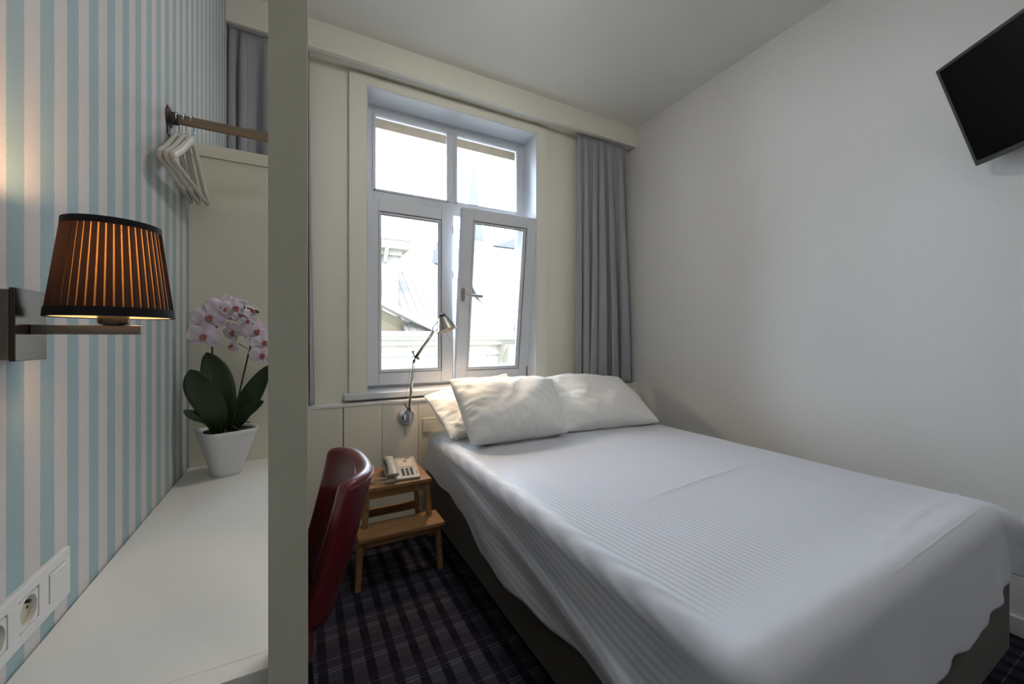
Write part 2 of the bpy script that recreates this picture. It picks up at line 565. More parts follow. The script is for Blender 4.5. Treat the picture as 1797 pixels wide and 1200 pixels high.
# window wall with its opening, inner leaf
WX0, WX1, WZ0, WZ1 = .372, 1.625, .835, 2.764
w = MB()
w.box(XL - .15, WX0, YB, 2.86, 0, CEIL); w.box(WX1, 2.75, YB, 2.86, 0, CEIL)
w.box(WX0, WX1, YB, 2.86, WZ1, CEIL); w.box(WX0, WX1, YB, 2.86, 0, WZ0 - .03)
struct(w.build('wall_back', M['cream']))
# exterior brick leaf
w = MB()
w.box(-1.5, .36, 2.86, 3.05, -4, 5); w.box(1.657, 4.5, 2.86, 3.05, -4, 5)
w.box(.36, 1.657, 2.86, 3.05, -4, .78)
w.box(.36, 1.657, 2.86, 3.05, 2.735 + .2, 5)
struct(w.build('wall_outside', M['brick']))
w = MB(); w.box(.15, 1.86, 2.865, 3.07, 2.735, 2.935)
struct(w.build('trim_1', M['stone'], bevel=.004))
# architrave boards round the window
w = MB()
w.box(.268, WX0, YB - .018, YB, .835, 2.829); w.box(WX1, 1.721, YB - .018, YB, .835, 2.829)
w.box(WX0, WX1, YB - .018, YB, WZ1, 2.829)
struct(w.build('trim_2', M['cream'], bevel=.001))
# painted reveal lining of the opening
w = MB()
w.box(WX0 - .0, WX0 + .006, YB - .019, 2.815, WZ0, WZ1); w.box(WX1 - .006, WX1, YB - .019, 2.815, WZ0, WZ1)
w.box(WX0, WX1, YB - .019, 2.815, WZ1 - .006, WZ1)
struct(w.build('trim_3', M['white_paint'], bevel=.001))
# sill board
w = MB(); w.box(.237, 1.752, 2.56, 2.83, .80, .835)
struct(w.build('trim_4', M['white_paint'], bevel=.004))
# cornice box hiding the curtain track
w = MB()
w.box(XL, xr(YP), YP, YP + .02, 2.838, CEIL)
w.box(XL, xr(YP), YP + .02, YB, 2.845, 2.86)
struct(w.build('trim_5', M['cream'], bevel=.001))
w = MB(); w.prism([(YP - .012, 2.832), (YP - .014, 2.838), (YP - .012, 2.846), (YP - .004, 2.852), (YP + .02, 2.852), (YP + .02, 2.83), (YP - .004, 2.829)], 'x', .03, 2.20)
struct(w.build('trim_6', M['cream'], bevel=.001))
w = MB(); w.box(XL + .01, xr(YP) - .02, 2.556, 2.578, 2.838, 2.848)
tag(w.build('curtain_track', M['white_paint']), 'thin white curtain track fixed under the cream cornice box', 'curtain track')
# panelled box below the window
w = MB()
seams = [XL, .2245, .2295, .448, .450, .671, .673, .894, .896, 1.35, 1.352, 1.80, 1.802, xr(YP)]
for i in range(0, len(seams), 2):
    w.box(seams[i], seams[i + 1], YP, YP + .02, 0.02, .768)
struct(w.build('trim_8', M['cream'], bevel=.0012))
w = MB(); w.box(XL, 2.60, YP + .012, YB, 0, .765)
struct(w.build('trim_9', M['dark_gap']))
w = MB(); w.box(XL, xr(YP), YP - .004, YB, .768, .784)
struct(w.build('trim_7', M['ledge_white'], bevel=.002))
# skirting board of the right wall
w = MB()
w.prism([(xr(YF) - .014, YF), (xr(YP) - .014, YP), (xr(YP) + .01, YP), (xr(YF) + .01, YF)], 'z', 0, .075)
struct(w.build('baseboard_right', M['white_paint'], bevel=.003))


# ------------------------------------------------------------------ window
win = bpy.data.objects.new('window_1', None); C.objects.link(win)
win.location = (1.0, 2.82, .835); struct(win)
F0, F1 = 2.815, 2.865
w = MB()
w.box(WX0, .442, F0, F1, WZ0, WZ1 - .0); w.box(1.562, WX1, F0, F1, WZ0, WZ1)
w.box(.442, 1.562, F0, F1, 2.70, WZ1); w.box(.442, 1.562, F0, F1, 2.09, 2.185)
w.box(.973, 1.027, F0, F1, 2.185, 2.70); w.box(.442, 1.562, F0, F1, WZ0, .87)
w.build('frame', M['white_paint'], win, bevel=.003)
# glazing beads of the fixed top lights
for (a, b_) in ((.442, .973), (1.027, 1.562)):
    w = MB(); t = .014
    for e in ((a - .006, a + t, 2.18, 2.706), (b_ - t, b_ + .006, 2.18, 2.706)):
        w.box(e[0], e[1], F0 - .008, F0 + .01, e[2], e[3])
    w.box(a, b_, F0 - .008, F0 + .01, 2.18, 2.18 + t); w.box(a, b_, F0 - .008, F0 + .01, 2.706 - t, 2.706)
    w.build('glazing_bead', M['white_paint'], win, bevel=.002)
    w = MB(); w.box(a, b_, 2.838, 2.842, 2.185, 2.70)
    w.build('glass_pane', M['glass'], win)


def sash(x0, x1, z0, z1, y0, handle=None, tilt=0):
    T = Matrix.Translation((0, y0 + .05, z0)) @ Matrix.Rotation(tilt, 4, 'X') @ Matrix.Translation((0, -y0 - .05, -z0))
    s = .085; y1 = y0 + .055
    f = MB()
    f.box(x0, x0 + s, y0, y1, z0, z1, T=T); f.box(x1 - s, x1, y0, y1, z0, z1, T=T)
    f.box(x0 + s, x1 - s, y0, y1, z0, z0 + s, T=T); f.box(x0 + s, x1 - s, y0, y1, z1 - s, z1, T=T)
    o = f.build('sash', M['white_paint'], win, bevel=.004)
    g = MB(); a, b_, c, d = x0 + s, x1 - s, z0 + s, z1 - s; t = .016
    g.box(a, a + t, y0 + .006, y1 - .01, c, d, T=T); g.box(b_ - t, b_, y0 + .006, y1 - .01, c, d, T=T)
    g.box(a + t, b_ - t, y0 + .006, y1 - .01, c, c + t, T=T); g.box(a + t, b_ - t, y0 + .006, y1 - .01, d - t, d, T=T)
    g.build('glazing_bead', M['white_paint'], o, bevel=.003)
    g = MB(); g.box(a + .005, b_ - .005, y0 + .03, y0 + .034, c + .005, d - .005, T=T)
    g.build('glass_pane', M['glass'], o)
    g = MB(); a, b_, c, d = a + t, b_ - t, c + t, d - t; t = .003
    g.box(a, a + t, y0 + .012, y0 + .03, c, d, T=T); g.box(b_ - t, b_, y0 + .012, y0 + .03, c, d, T=T)
    g.box(a + t, b_ - t, y0 + .012, y0 + .03, c, c + t, T=T); g.box(a + t, b_ - t, y0 + .012, y0 + .03, d - t, d, T=T)
    g.build('gasket', M['groove'], o)
    g = MB(); a, b_, c, d = x0 + s - .0035, x1 - s + .0035, z0 + s - .0035, z1 - s + .0035; t = .0035
    g.box(a, a + t, y0 - .0006, y0 + .01, c, d, T=T); g.box(b_ - t, b_, y0 - .0006, y0 + .01, c, d, T=T)
    g.box(a + t, b_ - t, y0 - .0006, y0 + .01, c, c + t, T=T); g.box(a + t, b_ - t, y0 - .0006, y0 + .01, d - t, d, T=T)
    g.build('shadow_groove', M['groove'], o)
    if handle:
        hz = handle
        h = MB()
        cx = x0 + s * .5
        h.prism([(cx - .015 + .015 * math.cos(t) + .0, hz + (.034 if math.sin(t) > 0 else -.034) * 1 + .014 * math.sin(t)) for t in [k * PI / 8 for k in range(0, 17)]],
                'y', y0 - .008, y0 + .002, T=T)
        h.tube([T @ Vector((cx - .015, y0, hz)), T @ Vector((cx - .015, y0 - .045, hz)), T @ Vector((cx, y0 - .052, hz)), T @ Vector((cx + .115, y0 - .052, hz - .004))],
               [.010, .009, .009, .010], 12)
        h.build('handle', M['alu'], o, smooth=False, bevel=.001)
    for hzz in (z0 + .06, z1 - .08):
        pass
    return o


sl = sash(.385, .992, .856, 2.118, 2.775)
sr = sash(1.012, 1.622, .856, 2.114, 2.770, handle=1.50, tilt=math.radians(7.2))
for z in (.90, 2.03):
    h = MB(); h.tube([(.379, 2.764, z - .04), (.379, 2.764, z + .04)], .009, 10)
    h.build('hinge', M['steel'], win)
h = MB(); h.tube([(1.617, 2.762, .87), (1.617, 2.762, .95)], .008, 10)
h.build('hinge', M['steel'], win)
w = MB(); w.box(.9925, 1.006, 2.792, 2.835, .875, 2.10); w.build('meeting_strip', M['white_paint'], win, bevel=.002)
# dark striker plates on the meeting edge
w = MB()
for z in (1.25, 1.62, 1.95):
    w.box(.996, 1.001, 2.789, 2.793, z, z + .05)
w.build('lock_keep', M['dark_metal'], win)


# ------------------------------------------------------------------ curtains
def curtain(name, x0t, x1t, x0b, x1b, zt, zb, n, seed, label, yc=2.574, amp=.050):
    rnd = random.Random(seed)
    ph = [rnd.uniform(-.35, .35) for _ in range(n + 2)]
    am = [rnd.uniform(.65, 1.15) for _ in range(n + 2)]
    NU, NV = n * 14, 46

    def fn(u, v):
        k = u * n; i = int(min(k, n - 1e-6))
        fr = k - i
        a = am[i] * (1 - fr) + am[i + 1] * fr
        p = ph[i] * (1 - fr) + ph[i + 1] * fr
        spread = .35 + .65 * min(1, v * 1.6)
        warp = .06 * math.sin(u * 5.1 + seed) * v + .03 * math.sin(u * 13 + seed * 2) * v
        uu = u + warp * u * (1 - u) * 4
        x = (x0t + (x1t - x0t) * uu) * (1 - v) + (x0b + (x1b - x0b) * uu) * v
        wv = math.sin(2 * PI * (k + p * (1 + v)))
        wv = .85 * (1 - 2 * abs(math.cos(PI * (k + p * (1 + .4 * v)))) ** .75) + .22 * math.sin(2 * PI * (k * 1.37 + p * 3) + seed)
        y = yc + (amp if v > .05 else amp * (.55 + 9 * v)) * a * spread * wv + .004 * noise.noise(Vector((x * 8, v * 5, seed)))
        x += (.010 + .018 * v) * math.sin(4 * PI * (k + p) + .8) * a
        y = min(y, 2.632)
        # pinch pleat near the top
        if v < .06:
            q = 1 - v / .06
            y = y * (1 - .5 * q) + yc * .5 * q
        return Vector((x, y, zt + (zb - zt) * v))
    m = MB(); m.grid(fn, NU, NV)
    o = m.build(name, M['curtain'], smooth=True, solid=.003)
    tag(o, label, 'curtain')
    return o


curtain('curtain', 1.985, 2.49, 1.96, 2.555, 2.832, .788, 6, 3,
        'gathered grey curtain hanging in the corner right of the window, above the bed')
curtain('curtain', -.325, .055, -.325, .072, 2.832, .788, 5, 8,
        'gathered grey curtain left of the window, mostly hidden behind the foreground post')

# ------------------------------------------------------------------ wardrobe niche: side panel, desk top, partition, rail
sp = MB().box(-.036, .010, .60, .665, 0, CEIL - .002).build('post', M['green_panel'], bevel=.0015)
tag(sp, 'square olive cream post standing floor to ceiling at the desk corner in the foreground', 'post')
pt = thing('partition', 'olive cream partition closing the far end of the desk niche behind the orchid', 'partition', (-.19, 1.745, 0))
MB().box(XL + .001, .006, 1.732, 1.756, 0, 1.812).build('board', M['cream_panel'], pt, bevel=.001)
MB().box(XL + .001, .006, 1.728, 1.760, 1.8135, 1.857).build('top_rail', M['cream_panel'], pt, bevel=.001)
dk = thing('desk_shelf', 'pale narrow desk top fixed between striped wall and foreground post', 'desk', (-.19, 1.18, 0))
MB().box(XL + .003, -.0365, .633, .667, .705, .73).box(XL + .003, .006, .667, 1.731, .705, .73).build('desk_top', M['desk'], dk, bevel=.001)
MB().box(XL + .003, -.0365, .640, .658, .50, .7045).build('apron', M['green_panel'], dk, bevel=.001)

rl = thing('clothes_rail', 'bronze clothes rail crossing the niche from the striped wall', 'clothes rail', (-.19, 1.5, 1.825))
m = MB()
RY, RZ = 1.50, 1.825
m.grid(lambda u, v: Vector((-.334 + (.297) * v, RY + .0085 * math.cos(2 * PI * u), RZ + .015 * math.sin(2 * PI * u))), 20, 2, close_u=True)
m.build('rod', M['bronze'], rl, smooth=True)
m = MB(); m.tube([(-.032, RY, RZ), (-.032, RY, CEIL - .006)], .006, 10); m.lathe([(.022, 0), (.022, .006)], (-.032, RY, CEIL - .006), 20)
m.build('drop_rod', M['bronze'], rl)
m = MB()
m.lathe([(.030, 0), (.030, .004), (.026, .007), (.018, .009), (.018, .022), (.012, .024)], (XL, RY, RZ), 24, (1, 0, 0))
m.box(XL, XL + .004, RY - .016, RY + .016, RZ - .052, RZ + .03)
m.build('wall_bracket', M['dark_metal'], rl, smooth=False, bevel=.001)


def hanger(x, rot, label, dy=0, nm='clothes_hanger'):
    th = thing(nm, label, 'hanger', (x, RY, RZ - .05), 'coat hangers on the bronze rail')
    R = Matrix.Translation((x, RY + dy, 0)) @ Matrix.Rotation(rot, 4, 'Z')
    zb = RZ - .185
    # shoulders: swept wooden arms, thick at the ends
    def arm(sgn):
        pts = catmull([(0, 0, zb + .128), (0, sgn * .022, zb + .121), (0, sgn * .055, zb + .098), (0, sgn * .12, zb + .052), (0, sgn * .205, zb + .002)], 6)
        mm = MB(); n = len(pts)
        vs = []
        for i, p in enumerate(pts):
            t = i / (n - 1)
            wz = .030 - .008 * t; wx = .010 + .004 * t ** 1.2
            if i == n - 1: wz *= .8; wx *= .8
            d = (pts[min(i + 1, n - 1)] - pts[max(0, i - 1)]).normalized()
            nn = Vector((0, -d.z, d.y)) * (1 if sgn > 0 else -1)
            for k in range(12):
                a = 2 * PI * k / 12
                ca, sa = math.cos(a), math.sin(a)
                ca = math.copysign(abs(ca) ** .7, ca); sa = math.copysign(abs(sa) ** .7, sa)
                vs.append(R @ (p + Vector((ca * wx / 2, 0, 0)) + nn * sa * wz / 2))
        fs = [(i * 12 + k, i * 12 + (k + 1) % 12, (i + 1) * 12 + (k + 1) % 12, (i + 1) * 12 + k) for i in range(n - 1) for k in range(12)]
        fs += [tuple(range(12)), tuple(range((n - 1) * 12, n * 12))]
        return vs, fs
    mm = MB()
    for sg in (-1, 1):
        vs, fs = arm(sg); mm.add(vs, fs)
    mm.build('shoulder', M['hanger'], th, smooth=True)
    mm = MB(); mm.tube([R @ Vector((0, -.198, zb - .002)), R @ Vector((0, .198, zb - .002))], .006, 10)
    mm.build('trouser_bar', M['hanger'], th, smooth=True)
    # wire hook over the rail
    hk = [(0, 0, zb + .125), (0, 0, RZ - .045), (0, .005, RZ - .038), (0, .014, RZ - .033), (0, .022, RZ - .024), (0, .024, RZ - .010)]
    hk += [(0, .022 * math.cos(a), RZ - .0 + .019 * math.sin(a)) for a in [k * PI / 8 for k in range(0, 10)]]
    mm = MB(); mm.tube([R @ Vector(p) for p in catmull(hk, 4)], .0017, 8)
    mm.build('hook', M['chrome'], th, smooth=True)


hanger(-.3185, math.radians(2), 'cream wooden coat hanger nearest the striped wall, rearmost of three')
hanger(-.3015, math.radians(1), 'cream wooden coat hanger in the middle of the three on the rail')
hanger(-.2835, math.radians(-1), 'cream wooden coat hanger in front, farthest from the striped wall', .0)

# ------------------------------------------------------------------ wall lamp
LY = .757
lp = thing('wall_lamp', 'brushed metal wall lamp with black pleated shade, lit, on striped wallpaper', 'lamp', (XL, LY, 1.19))
MB().box(XL, XL + .024, LY - .033, LY + .033, 1.152, 1.240).build('wall_box', M['steel'], lp, bevel=.0015)
MB().box(XL + .0242, XL + .030, LY - .035, LY + .035, 1.150, 1.242).build('mirror_plate', M['polished'], lp, bevel=.001)
MB().box(XL + .0302, -.2005, LY - .006, LY + .006, 1.184, 1.197).build('arm', M['steel'], lp, bevel=.0012)
SC = Vector((-.231, LY, 0))
m = MB()
m.lathe([(.009, 1.197), (.014, 1.1985), (.0165, 1.200), (.0165, 1.219), (.012, 1.222), (.012, 1.245)], (SC.x, SC.y, 0), 28)
m.build('lamp_holder', M['polished'], lp, smooth=False, bevel=.0008)
m = MB(); m.lathe([(.006, 1.246), (.012, 1.252), (.015, 1.262), (.016, 1.270), (.012, 1.283), (.003, 1.291)], (SC.x, SC.y, 0), 20)
m.build('bulb', M['bulb'], lp, smooth=True)
NP = 44
ZB0, ZT0, RB, RT = 1.2085, 1.338, .0640, .0485
m = MB()


def shade_pt(k, j, z):
    t = (z - ZB0) / (ZT0 - ZB0); r = RB + (RT - RB) * t
    return r


vs = []
rows = [ZB0 + (ZT0 - ZB0) * q for q in (0, .2, .4, .6, .8, 1)]
prof = [(0.0, .0), (.22, .0), (.30, .0018), (.98, .0004)]
for z in rows:
    for k in range(NP):
        for (fr, dr) in prof:
            a = 2 * PI * (k + fr) / NP
            r = shade_pt(0, 0, z) + dr
            vs.append((SC.x + r * math.cos(a), SC.y + r * math.sin(a), z))
W_ = NP * 4
fth, ffo = [], []
for j in range(len(rows) - 1):
    for i in range(W_):
        f = (j * W_ + i, j * W_ + (i + 1) % W_, (j + 1) * W_ + (i + 1) % W_, (j + 1) * W_ + i)
        (fth if i % 4 == 0 else ffo).append(f)
nv = len(vs)
m.add(vs, fth, M['shade_thin'])
m.v = m.v; k_ = m.mi(M['shade_fold'])
for f in ffo: m.f.append(list(f)); m.m.append(k_)
shade = m.build('lamp_shade', None, lp)
m = MB()
for (z0, z1, r0, r1) in ((ZB0 - .001, ZB0 + .011, RB + .0025, RB + .0015), (ZT0 - .008, ZT0 + .001, RT + .0028, RT + .0022)):
    m = MB()
    m.lathe([(r0 - .0012, z0), (r0, z0), (r1, z1), (r1 - .0012, z1), (r0 - .0012, z0)], (SC.x, SC.y, 0), 64, caps=False)
    m.build('trim_band', M['shade_band'], shade, smooth=False)
m = MB(); m.lathe([(RB - .0008, ZB0 + .0002), (RB - .0025, ZB0 + .013)], (SC.x, SC.y, 0), 64, caps=False)
m.build('shade_lining', M['shade_lining'], shade, smooth=True)
m = MB()
for a in (0, 2 * PI / 3, 4 * PI / 3):
    m.tube([(SC.x + .012 * math.cos(a), SC.y + .012 * math.sin(a), 1.243), (SC.x + RT * math.cos(a), SC.y + RT * math.sin(a), 1.334)], .0008, 6)
m.build('wire_spider', M['steel'], lp)
ld = bpy.data.lights.new('wall_lamp_light', 'POINT'); ld.energy = 1.15; ld.color = (1, .66, .36); ld.shadow_soft_size = .016
lo = bpy.data.objects.new('wall_lamp_light', ld); C.objects.link(lo); lo.parent = lp
lo.location = Vector((SC.x, SC.y, 1.309)) - lp.location

# two added ceiling lamps out of view, fill light for the room
for LX, LYc, FL, lab in ((.95, 1.38, FILL, 'the middle of the room'), (.9, -.75, FILL2, 'the entrance end of the room')):
    cl_ = thing('added_fill_lamp', 'added round opal fill lamp out of view, on the ceiling at ' + lab, 'lamp', (LX, LYc, CEIL))
    m = MB(); m.lathe([(.17, -.012), (.17, -.0005)], (LX, LYc, CEIL), 40); m.build('mount', M['white_paint'], cl_)
    m = MB(); m.lathe([(.001, -.085), (.08, -.08), (.13, -.06), (.16, -.035), (.165, -.012)], (LX, LYc, CEIL), 40, caps=False)
    m.build('diffuser', emit_mat('fill_diffuser', (1.0, .97, .94), FL), cl_, smooth=True)

# ------------------------------------------------------------------ socket strip on the striped wall
st = thing('socket_strip', 'white triple wall plate with two sockets and a light switch above the desk', 'socket', (XL, .81, .80))
PY0, PY1, PZ0, PZ1 = .692, .9165, .7615, .8385
cent = [.876, .806, .736]
m = MB()
m.box(XL, XL + .008, PY0, PY1, PZ0, PZ0 + .0155); m.box(XL, XL + .008, PY0, PY1, PZ1 - .0155, PZ1)
edges = [PY0] + sorted([c + s * .0225 for c in cent for s in (-1, 1)]) + [PY1]
for i in range(0, len(edges), 2):
    m.box(XL, XL + .008, edges[i], edges[i + 1], PZ0 + .0155, PZ1 - .0155)
m.build('plate', M['socket'], st, bevel=.001)
for i, c in enumerate(cent):
    if i == 0:
        m = MB()
        T = Matrix.Translation((XL + .007, c, .80)) @ Matrix.Rotation(math.radians(-5), 4, 'Z')
        m.box(-.004, .004, -.0215, .0215, -.0215, .0215, T=T)
        m.build('switch_rocker', M['socket'], st, bevel=.001)
    else:
        m = MB(); seg = 40
        # square face with a round recess
        outer = []
        vs, fs = [], []
        for k in range(seg):
            a = 2 * PI * (k + .5) / seg
            ca, sa = math.cos(a), math.sin(a); q = .0218 / max(abs(ca), abs(sa))
            vs.append((XL + .007, c + q * ca, .80 + q * sa))
        for k in range(seg):
            a = 2 * PI * (k + .5) / seg
            vs.append((XL + .007, c + .0195 * math.cos(a), .80 + .0195 * math.sin(a)))
        for k in range(seg):
            a = 2 * PI * (k + .5) / seg
            vs.append((XL + .0012, c + .0188 * math.cos(a), .80 + .0188 * math.sin(a)))
        for k in range(seg):
            k2 = (k + 1) % seg
            fs += [(k, k2, seg + k2, seg + k), (seg + k, seg + k2, 2 * seg + k2, 2 * seg + k)]
        m.add(vs, fs, M['socket'])
        m.add([vs[2 * seg + k] for k in range(seg)], [tuple(range(seg))], M['socket_cream'])
        so = m.build('socket_outlet', None, st)
        m = MB(); m.tube([(XL + .001, c, .812), (XL + .0085, c, .812)], .0024, 10)
        m.build('earth_pin', M['dark_metal'], so)
        m = MB()
        for s in (-1, 1): m.tube([(XL + .0008, c + s * .0095, .80), (XL + .0016, c + s * .0095, .80)], .0024, 10)
        m.build('pin_hole', M['dark_gap'], so)

# ------------------------------------------------------------------ orchid
OC = Vector((-.213, 1.600, .7305))
orc = thing('potted_orchid', 'pink orchid in a white tapered pot standing at the far end of the desk', 'plant', OC)


def pot_fn(inner):
    def fn(u, v):
        z = v * .150
        n = 2 + 2.6 * v
        a = 2 * PI * u
        rad = (.040 + .030 * v) * (1 + (.10 * v))
        if inner: rad -= .004
        ca, sa = math.cos(a), math.sin(a)
        q = (abs(ca) ** n + abs(sa) ** n) ** (-1 / n)
        x, y = rad * q * ca, rad * q * sa
        b_ = math.radians(28)
        return OC + Vector((x * math.cos(b_) - y * math.sin(b_), x * math.sin(b_) + y * math.cos(b_), (.004 if inner and v == 0 else 0) + z))
    return fn


m = MB(); m.grid(pot_fn(False), 48, 12, close_u=True); m.grid(pot_fn(True), 48, 12, close_u=True)
o1 = 0; top = 48 * 11
vs = []
for k in range(48):
    m.f.append([top + k, top + (k + 1) % 48, 48 * 12 + top + (k + 1) % 48, 48 * 12 + top + k]); m.m.append(0)
m.f.append(list(range(48))); m.m.append(0)
m.build('pot', M['pot'], orc, smooth=True)
m = MB()
m.grid(lambda u, v: OC + Vector(((.064 * v) * math.cos(2 * PI * u), (.064 * v) * math.sin(2 * PI * u), .139 + .007 * noise.noise(Vector((9 * v * math.cos(2 * PI * u), 9 * v * math.sin(2 * PI * u), 1))))), 40, 10, close_u=True)
m.build('bark_mulch', M['soil'], orc, smooth=True)


def px(x, y, Yv):   # helper: a point on the depth plane Yv read off the photo
    u = (x - 898.5) / 695; v = (592 - y) / 695
    s, c = math.sin(YAW), math.cos(YAW)
    t = Yv / (c - s * u)
    return Vector(((s + c * u) * t, Yv, EYE + v * t))


def leaf(pts, width, nrm, fold=.18, curl=0.0):
    cl = catmull(pts, 6); n = len(cl)
    nrm = Vector(nrm).normalized()
    m = MB(); vs = []; K = 8
    for i, p in enumerate(cl):
        t = i / (n - 1)
        d = (cl[min(i + 1, n - 1)] - cl[max(0, i - 1)]).normalized()
        s = d.cross(nrm).normalized(); nn = s.cross(d)
        w_ = width * (0.30 + 1.15 * t - 0.15 * t * t) if t < .6 else None
        prof_w = math.sin(PI * min(1, (.12 + .88 * t) ** 1.15)) ** .62 if t < .999 else 0.02
        w_ = width * max(.02, prof_w)
        for k in range(K + 1):
            q = (k / K * 2 - 1)
            vs.append(p + s * q * w_ / 2 + nn * (fold * w_ * .5 * q * q))
    fs = [(i * (K + 1) + k, i * (K + 1) + k + 1, (i + 1) * (K + 1) + k + 1, (i + 1) * (K + 1) + k) for i in range(n - 1) for k in range(K)]
    m.add(vs, fs)
    return m.build('leaf', M['leaf'], orc, smooth=True, solid=.0018)


B0 = OC + Vector((0, 0, .140))
leaf([B0 + Vector((-.005, .015, 0)), px(388, 700, 1.60), px(378, 655, 1.62), px(362, 618, 1.63)], .088, (.15, -1, .15))
leaf([B0 + Vector((-.015, -.01, 0)), px(372, 715, 1.56), px(348, 678, 1.55), px(334, 648, 1.55)], .082, (.05, -1, .3))
leaf([B0 + Vector((.01, 0, 0)), px(425, 722, 1.60), px(450, 680, 1.60), px(473, 640, 1.60)], .070, (-.35, -1, .25))
leaf([B0 + Vector((.015, -.01, 0)), px(425, 730, 1.57), px(446, 715, 1.56), px(463, 704, 1.55)], .050, (-.1, -.7, .8))
leaf([B0 + Vector((-.02, -.01, 0)), px(362, 738, 1.56), px(340, 730, 1.54), px(322, 720, 1.53)], .040, (.1, -.7, .8))

m = MB(); m.tube(catmull([B0 + Vector((-.01, -.015, -.01)), px(375, 660, 1.57), px(373, 602, 1.57), px(383, 569, 1.565), px(402, 553, 1.56), px(422, 546, 1.555), px(436, 541, 1.55), px(447, 546, 1.55)], 6), .0028, 8)
m.build('flower_stem', M['stem'], orc, smooth=True)
m = MB(); m.tube(catmull([B0 + Vector((.012, -.012, -.01)), px(424, 672, 1.575), px(434, 630, 1.575), px(440, 602, 1.57), px(434, 582, 1.565), px(428, 566, 1.56)], 6), .0026, 8)
for (a, b_) in (((440, 603), (461, 600)), ((437, 585), (424, 579)), ((434, 612), (419, 603)), ((433, 625), (450, 620))):
    m.tube([px(*a, 1.57), px(*b_, 1.555)], .0013, 6)
m.build('flower_stem', M['stem'], orc, smooth=True)
m = MB()
rr = random.Random(4)
for k in range(9):
    a = rr.uniform(0, 2 * PI)
    e = B0 + Vector((.085 * math.cos(a) * rr.uniform(.6, 1.2), .07 * math.sin(a) - .01, rr.uniform(-.005, .02)))
    if e.x < -.325: e.x = -.322
    m.tube(catmull([B0 + Vector((.02 * math.cos(a), .02 * math.sin(a), 0)), B0.lerp(e, .5) + Vector((0, 0, rr.uniform(.005, .02))), e], 5), [.0022] * 10 + [.001], 6)
m.build('aerial_root', M['root'], orc, smooth=True)


def flower(c, facing, size, roll=0):
    fz = Vector(facing).normalized()
    up = Vector((0, 0, 1)); sx = up.cross(fz).normalized(); uy = fz.cross(sx)
    Rm = Matrix.Rotation(roll, 3, fz)
    sx, uy = Rm @ sx, Rm @ uy
    m = MB()

    def petal(ang, L, Wd, lift, cup):
        dx = math.cos(ang); dy = math.sin(ang)
        ex = sx * dx + uy * dy; ey = -sx * dy + uy * dx

        def fn(u, v):
            q = (u * 2 - 1)
            w_ = Wd * (math.sin(PI * min(.985, .10 + .86 * v)) ** .55)
            p = ex * (L * v) + ey * (q * w_ / 2) + fz * (lift * v + cup * (v * v) * L + cup * .8 * q * q * w_ + .003 * math.sin(6 * v + 3 * q))
            return c + p
        m.grid(fn, 7, 8)
    size *= 1.02; L = size / 2
    for a in (PI / 2, PI * 1.22, PI * 1.78):
        petal(a, L * 1.0, L * .72, -.001, -.12)
    for a in (PI * .04, PI * .96):
        petal(a, L * 1.05, L * 1.18, .003, -.08)
    f = m.build('flower', M['petal'], orc, smooth=True, solid=.0006)
    m2 = MB()
    for (a, l, wd) in ((-PI / 2, .34, .20), (-PI * .18, .22, .16), (-PI * .82, .22, .16)):
        ex = sx * math.cos(a) + uy * math.sin(a); ey = -sx * math.sin(a) + uy * math.cos(a)
        m2.grid(lambda u, v: c + fz * (.004 + .010 * math.sin(PI * v * .8)) + ex * (L * l * v) + ey * ((u * 2 - 1) * L * wd * math.sin(PI * (.15 + .8 * v)) ** .6), 5, 6)
    m2.lathe([(.0005, 0), (.003, .002), (.0035, .006), (.001, .010)], c + uy * .002, 10, fz)
    m2.build('lip', M['lip'], f, smooth=True, solid=.0008)


for (x, y, Yv, fc, sz, rl_) in (
        (367, 556, 1.545, (.1, -1, -.05), .090, .1), (391, 541, 1.55, (.2, -1, .05), .088, -.15),
        (412, 540, 1.545, (.3, -1, 0), .076, .2), (358, 589, 1.54, (.0, -1, -.1), .088, -.1),
        (420, 553, 1.545, (.5, -1, -.1), .046, .4), (434, 563, 1.54, (.1, -1, -.1), .046, 0),
        (441, 547, 1.55, (.8, -1, .3), .052, .5), (451, 581, 1.545, (.1, -1, 0), .078, -.1),
        (463, 600, 1.54, (.2, -1, -.1), .074, .2), (460, 623, 1.54, (.1, -1, -.1), .070, -.2),
        (410, 582, 1.56, (-.6, -1, -.5), .070, .5), (410, 607, 1.56, (-1, -.5, -.1), .052, .2)):
    flower(px(x, y, Yv), fc, sz, rl_)
m = MB(); m.lathe([(.001, -.008), (.005, -.004), (.006, .002), (.003, .008), (.0005, .011)], px(449, 546, 1.55), 10, (1, 0, -.4))
m.lathe([(.001, -.006), (.0035, -.002), (.004, .002), (.0005, .007)], px(430, 539, 1.55), 10, (0, 0, 1))
m.build('bud', M['stem'], orc, smooth=True)

# ------------------------------------------------------------------ bed
BX0, BX1, BY0, BY1 = .715, 2.215, .402, 2.50
bed = thing('double_bed', 'double bed with dark brown fabric base standing against the cream panelling', 'bed', ((BX0 + BX1) / 2, 1.45, 0))
m = MB().box(BX0, BX1, BY0, BY1, .078, .352)
m.build('bed_base', M['bed_base'], bed, bevel=.008)
m = MB().box(BX0 + .004, BX1 - .004, BY0 + .01, BY1, .354, .578)
m.build('mattress', M['mattress'], bed, bevel=.035)
for (x, y) in ((BX0 + .09, BY0 + .12), (BX1 - .09, BY0 + .12), (BX0 + .09, BY1 - .15), (BX1 - .09, BY1 - .15), (BX0 + .05, 1.45)):
    m = MB(); m.lathe([(.024, 0), (.024, .01), (.03, .077)], (x, y, 0), 20)
    m.build('leg', M['black_plastic'], bed)


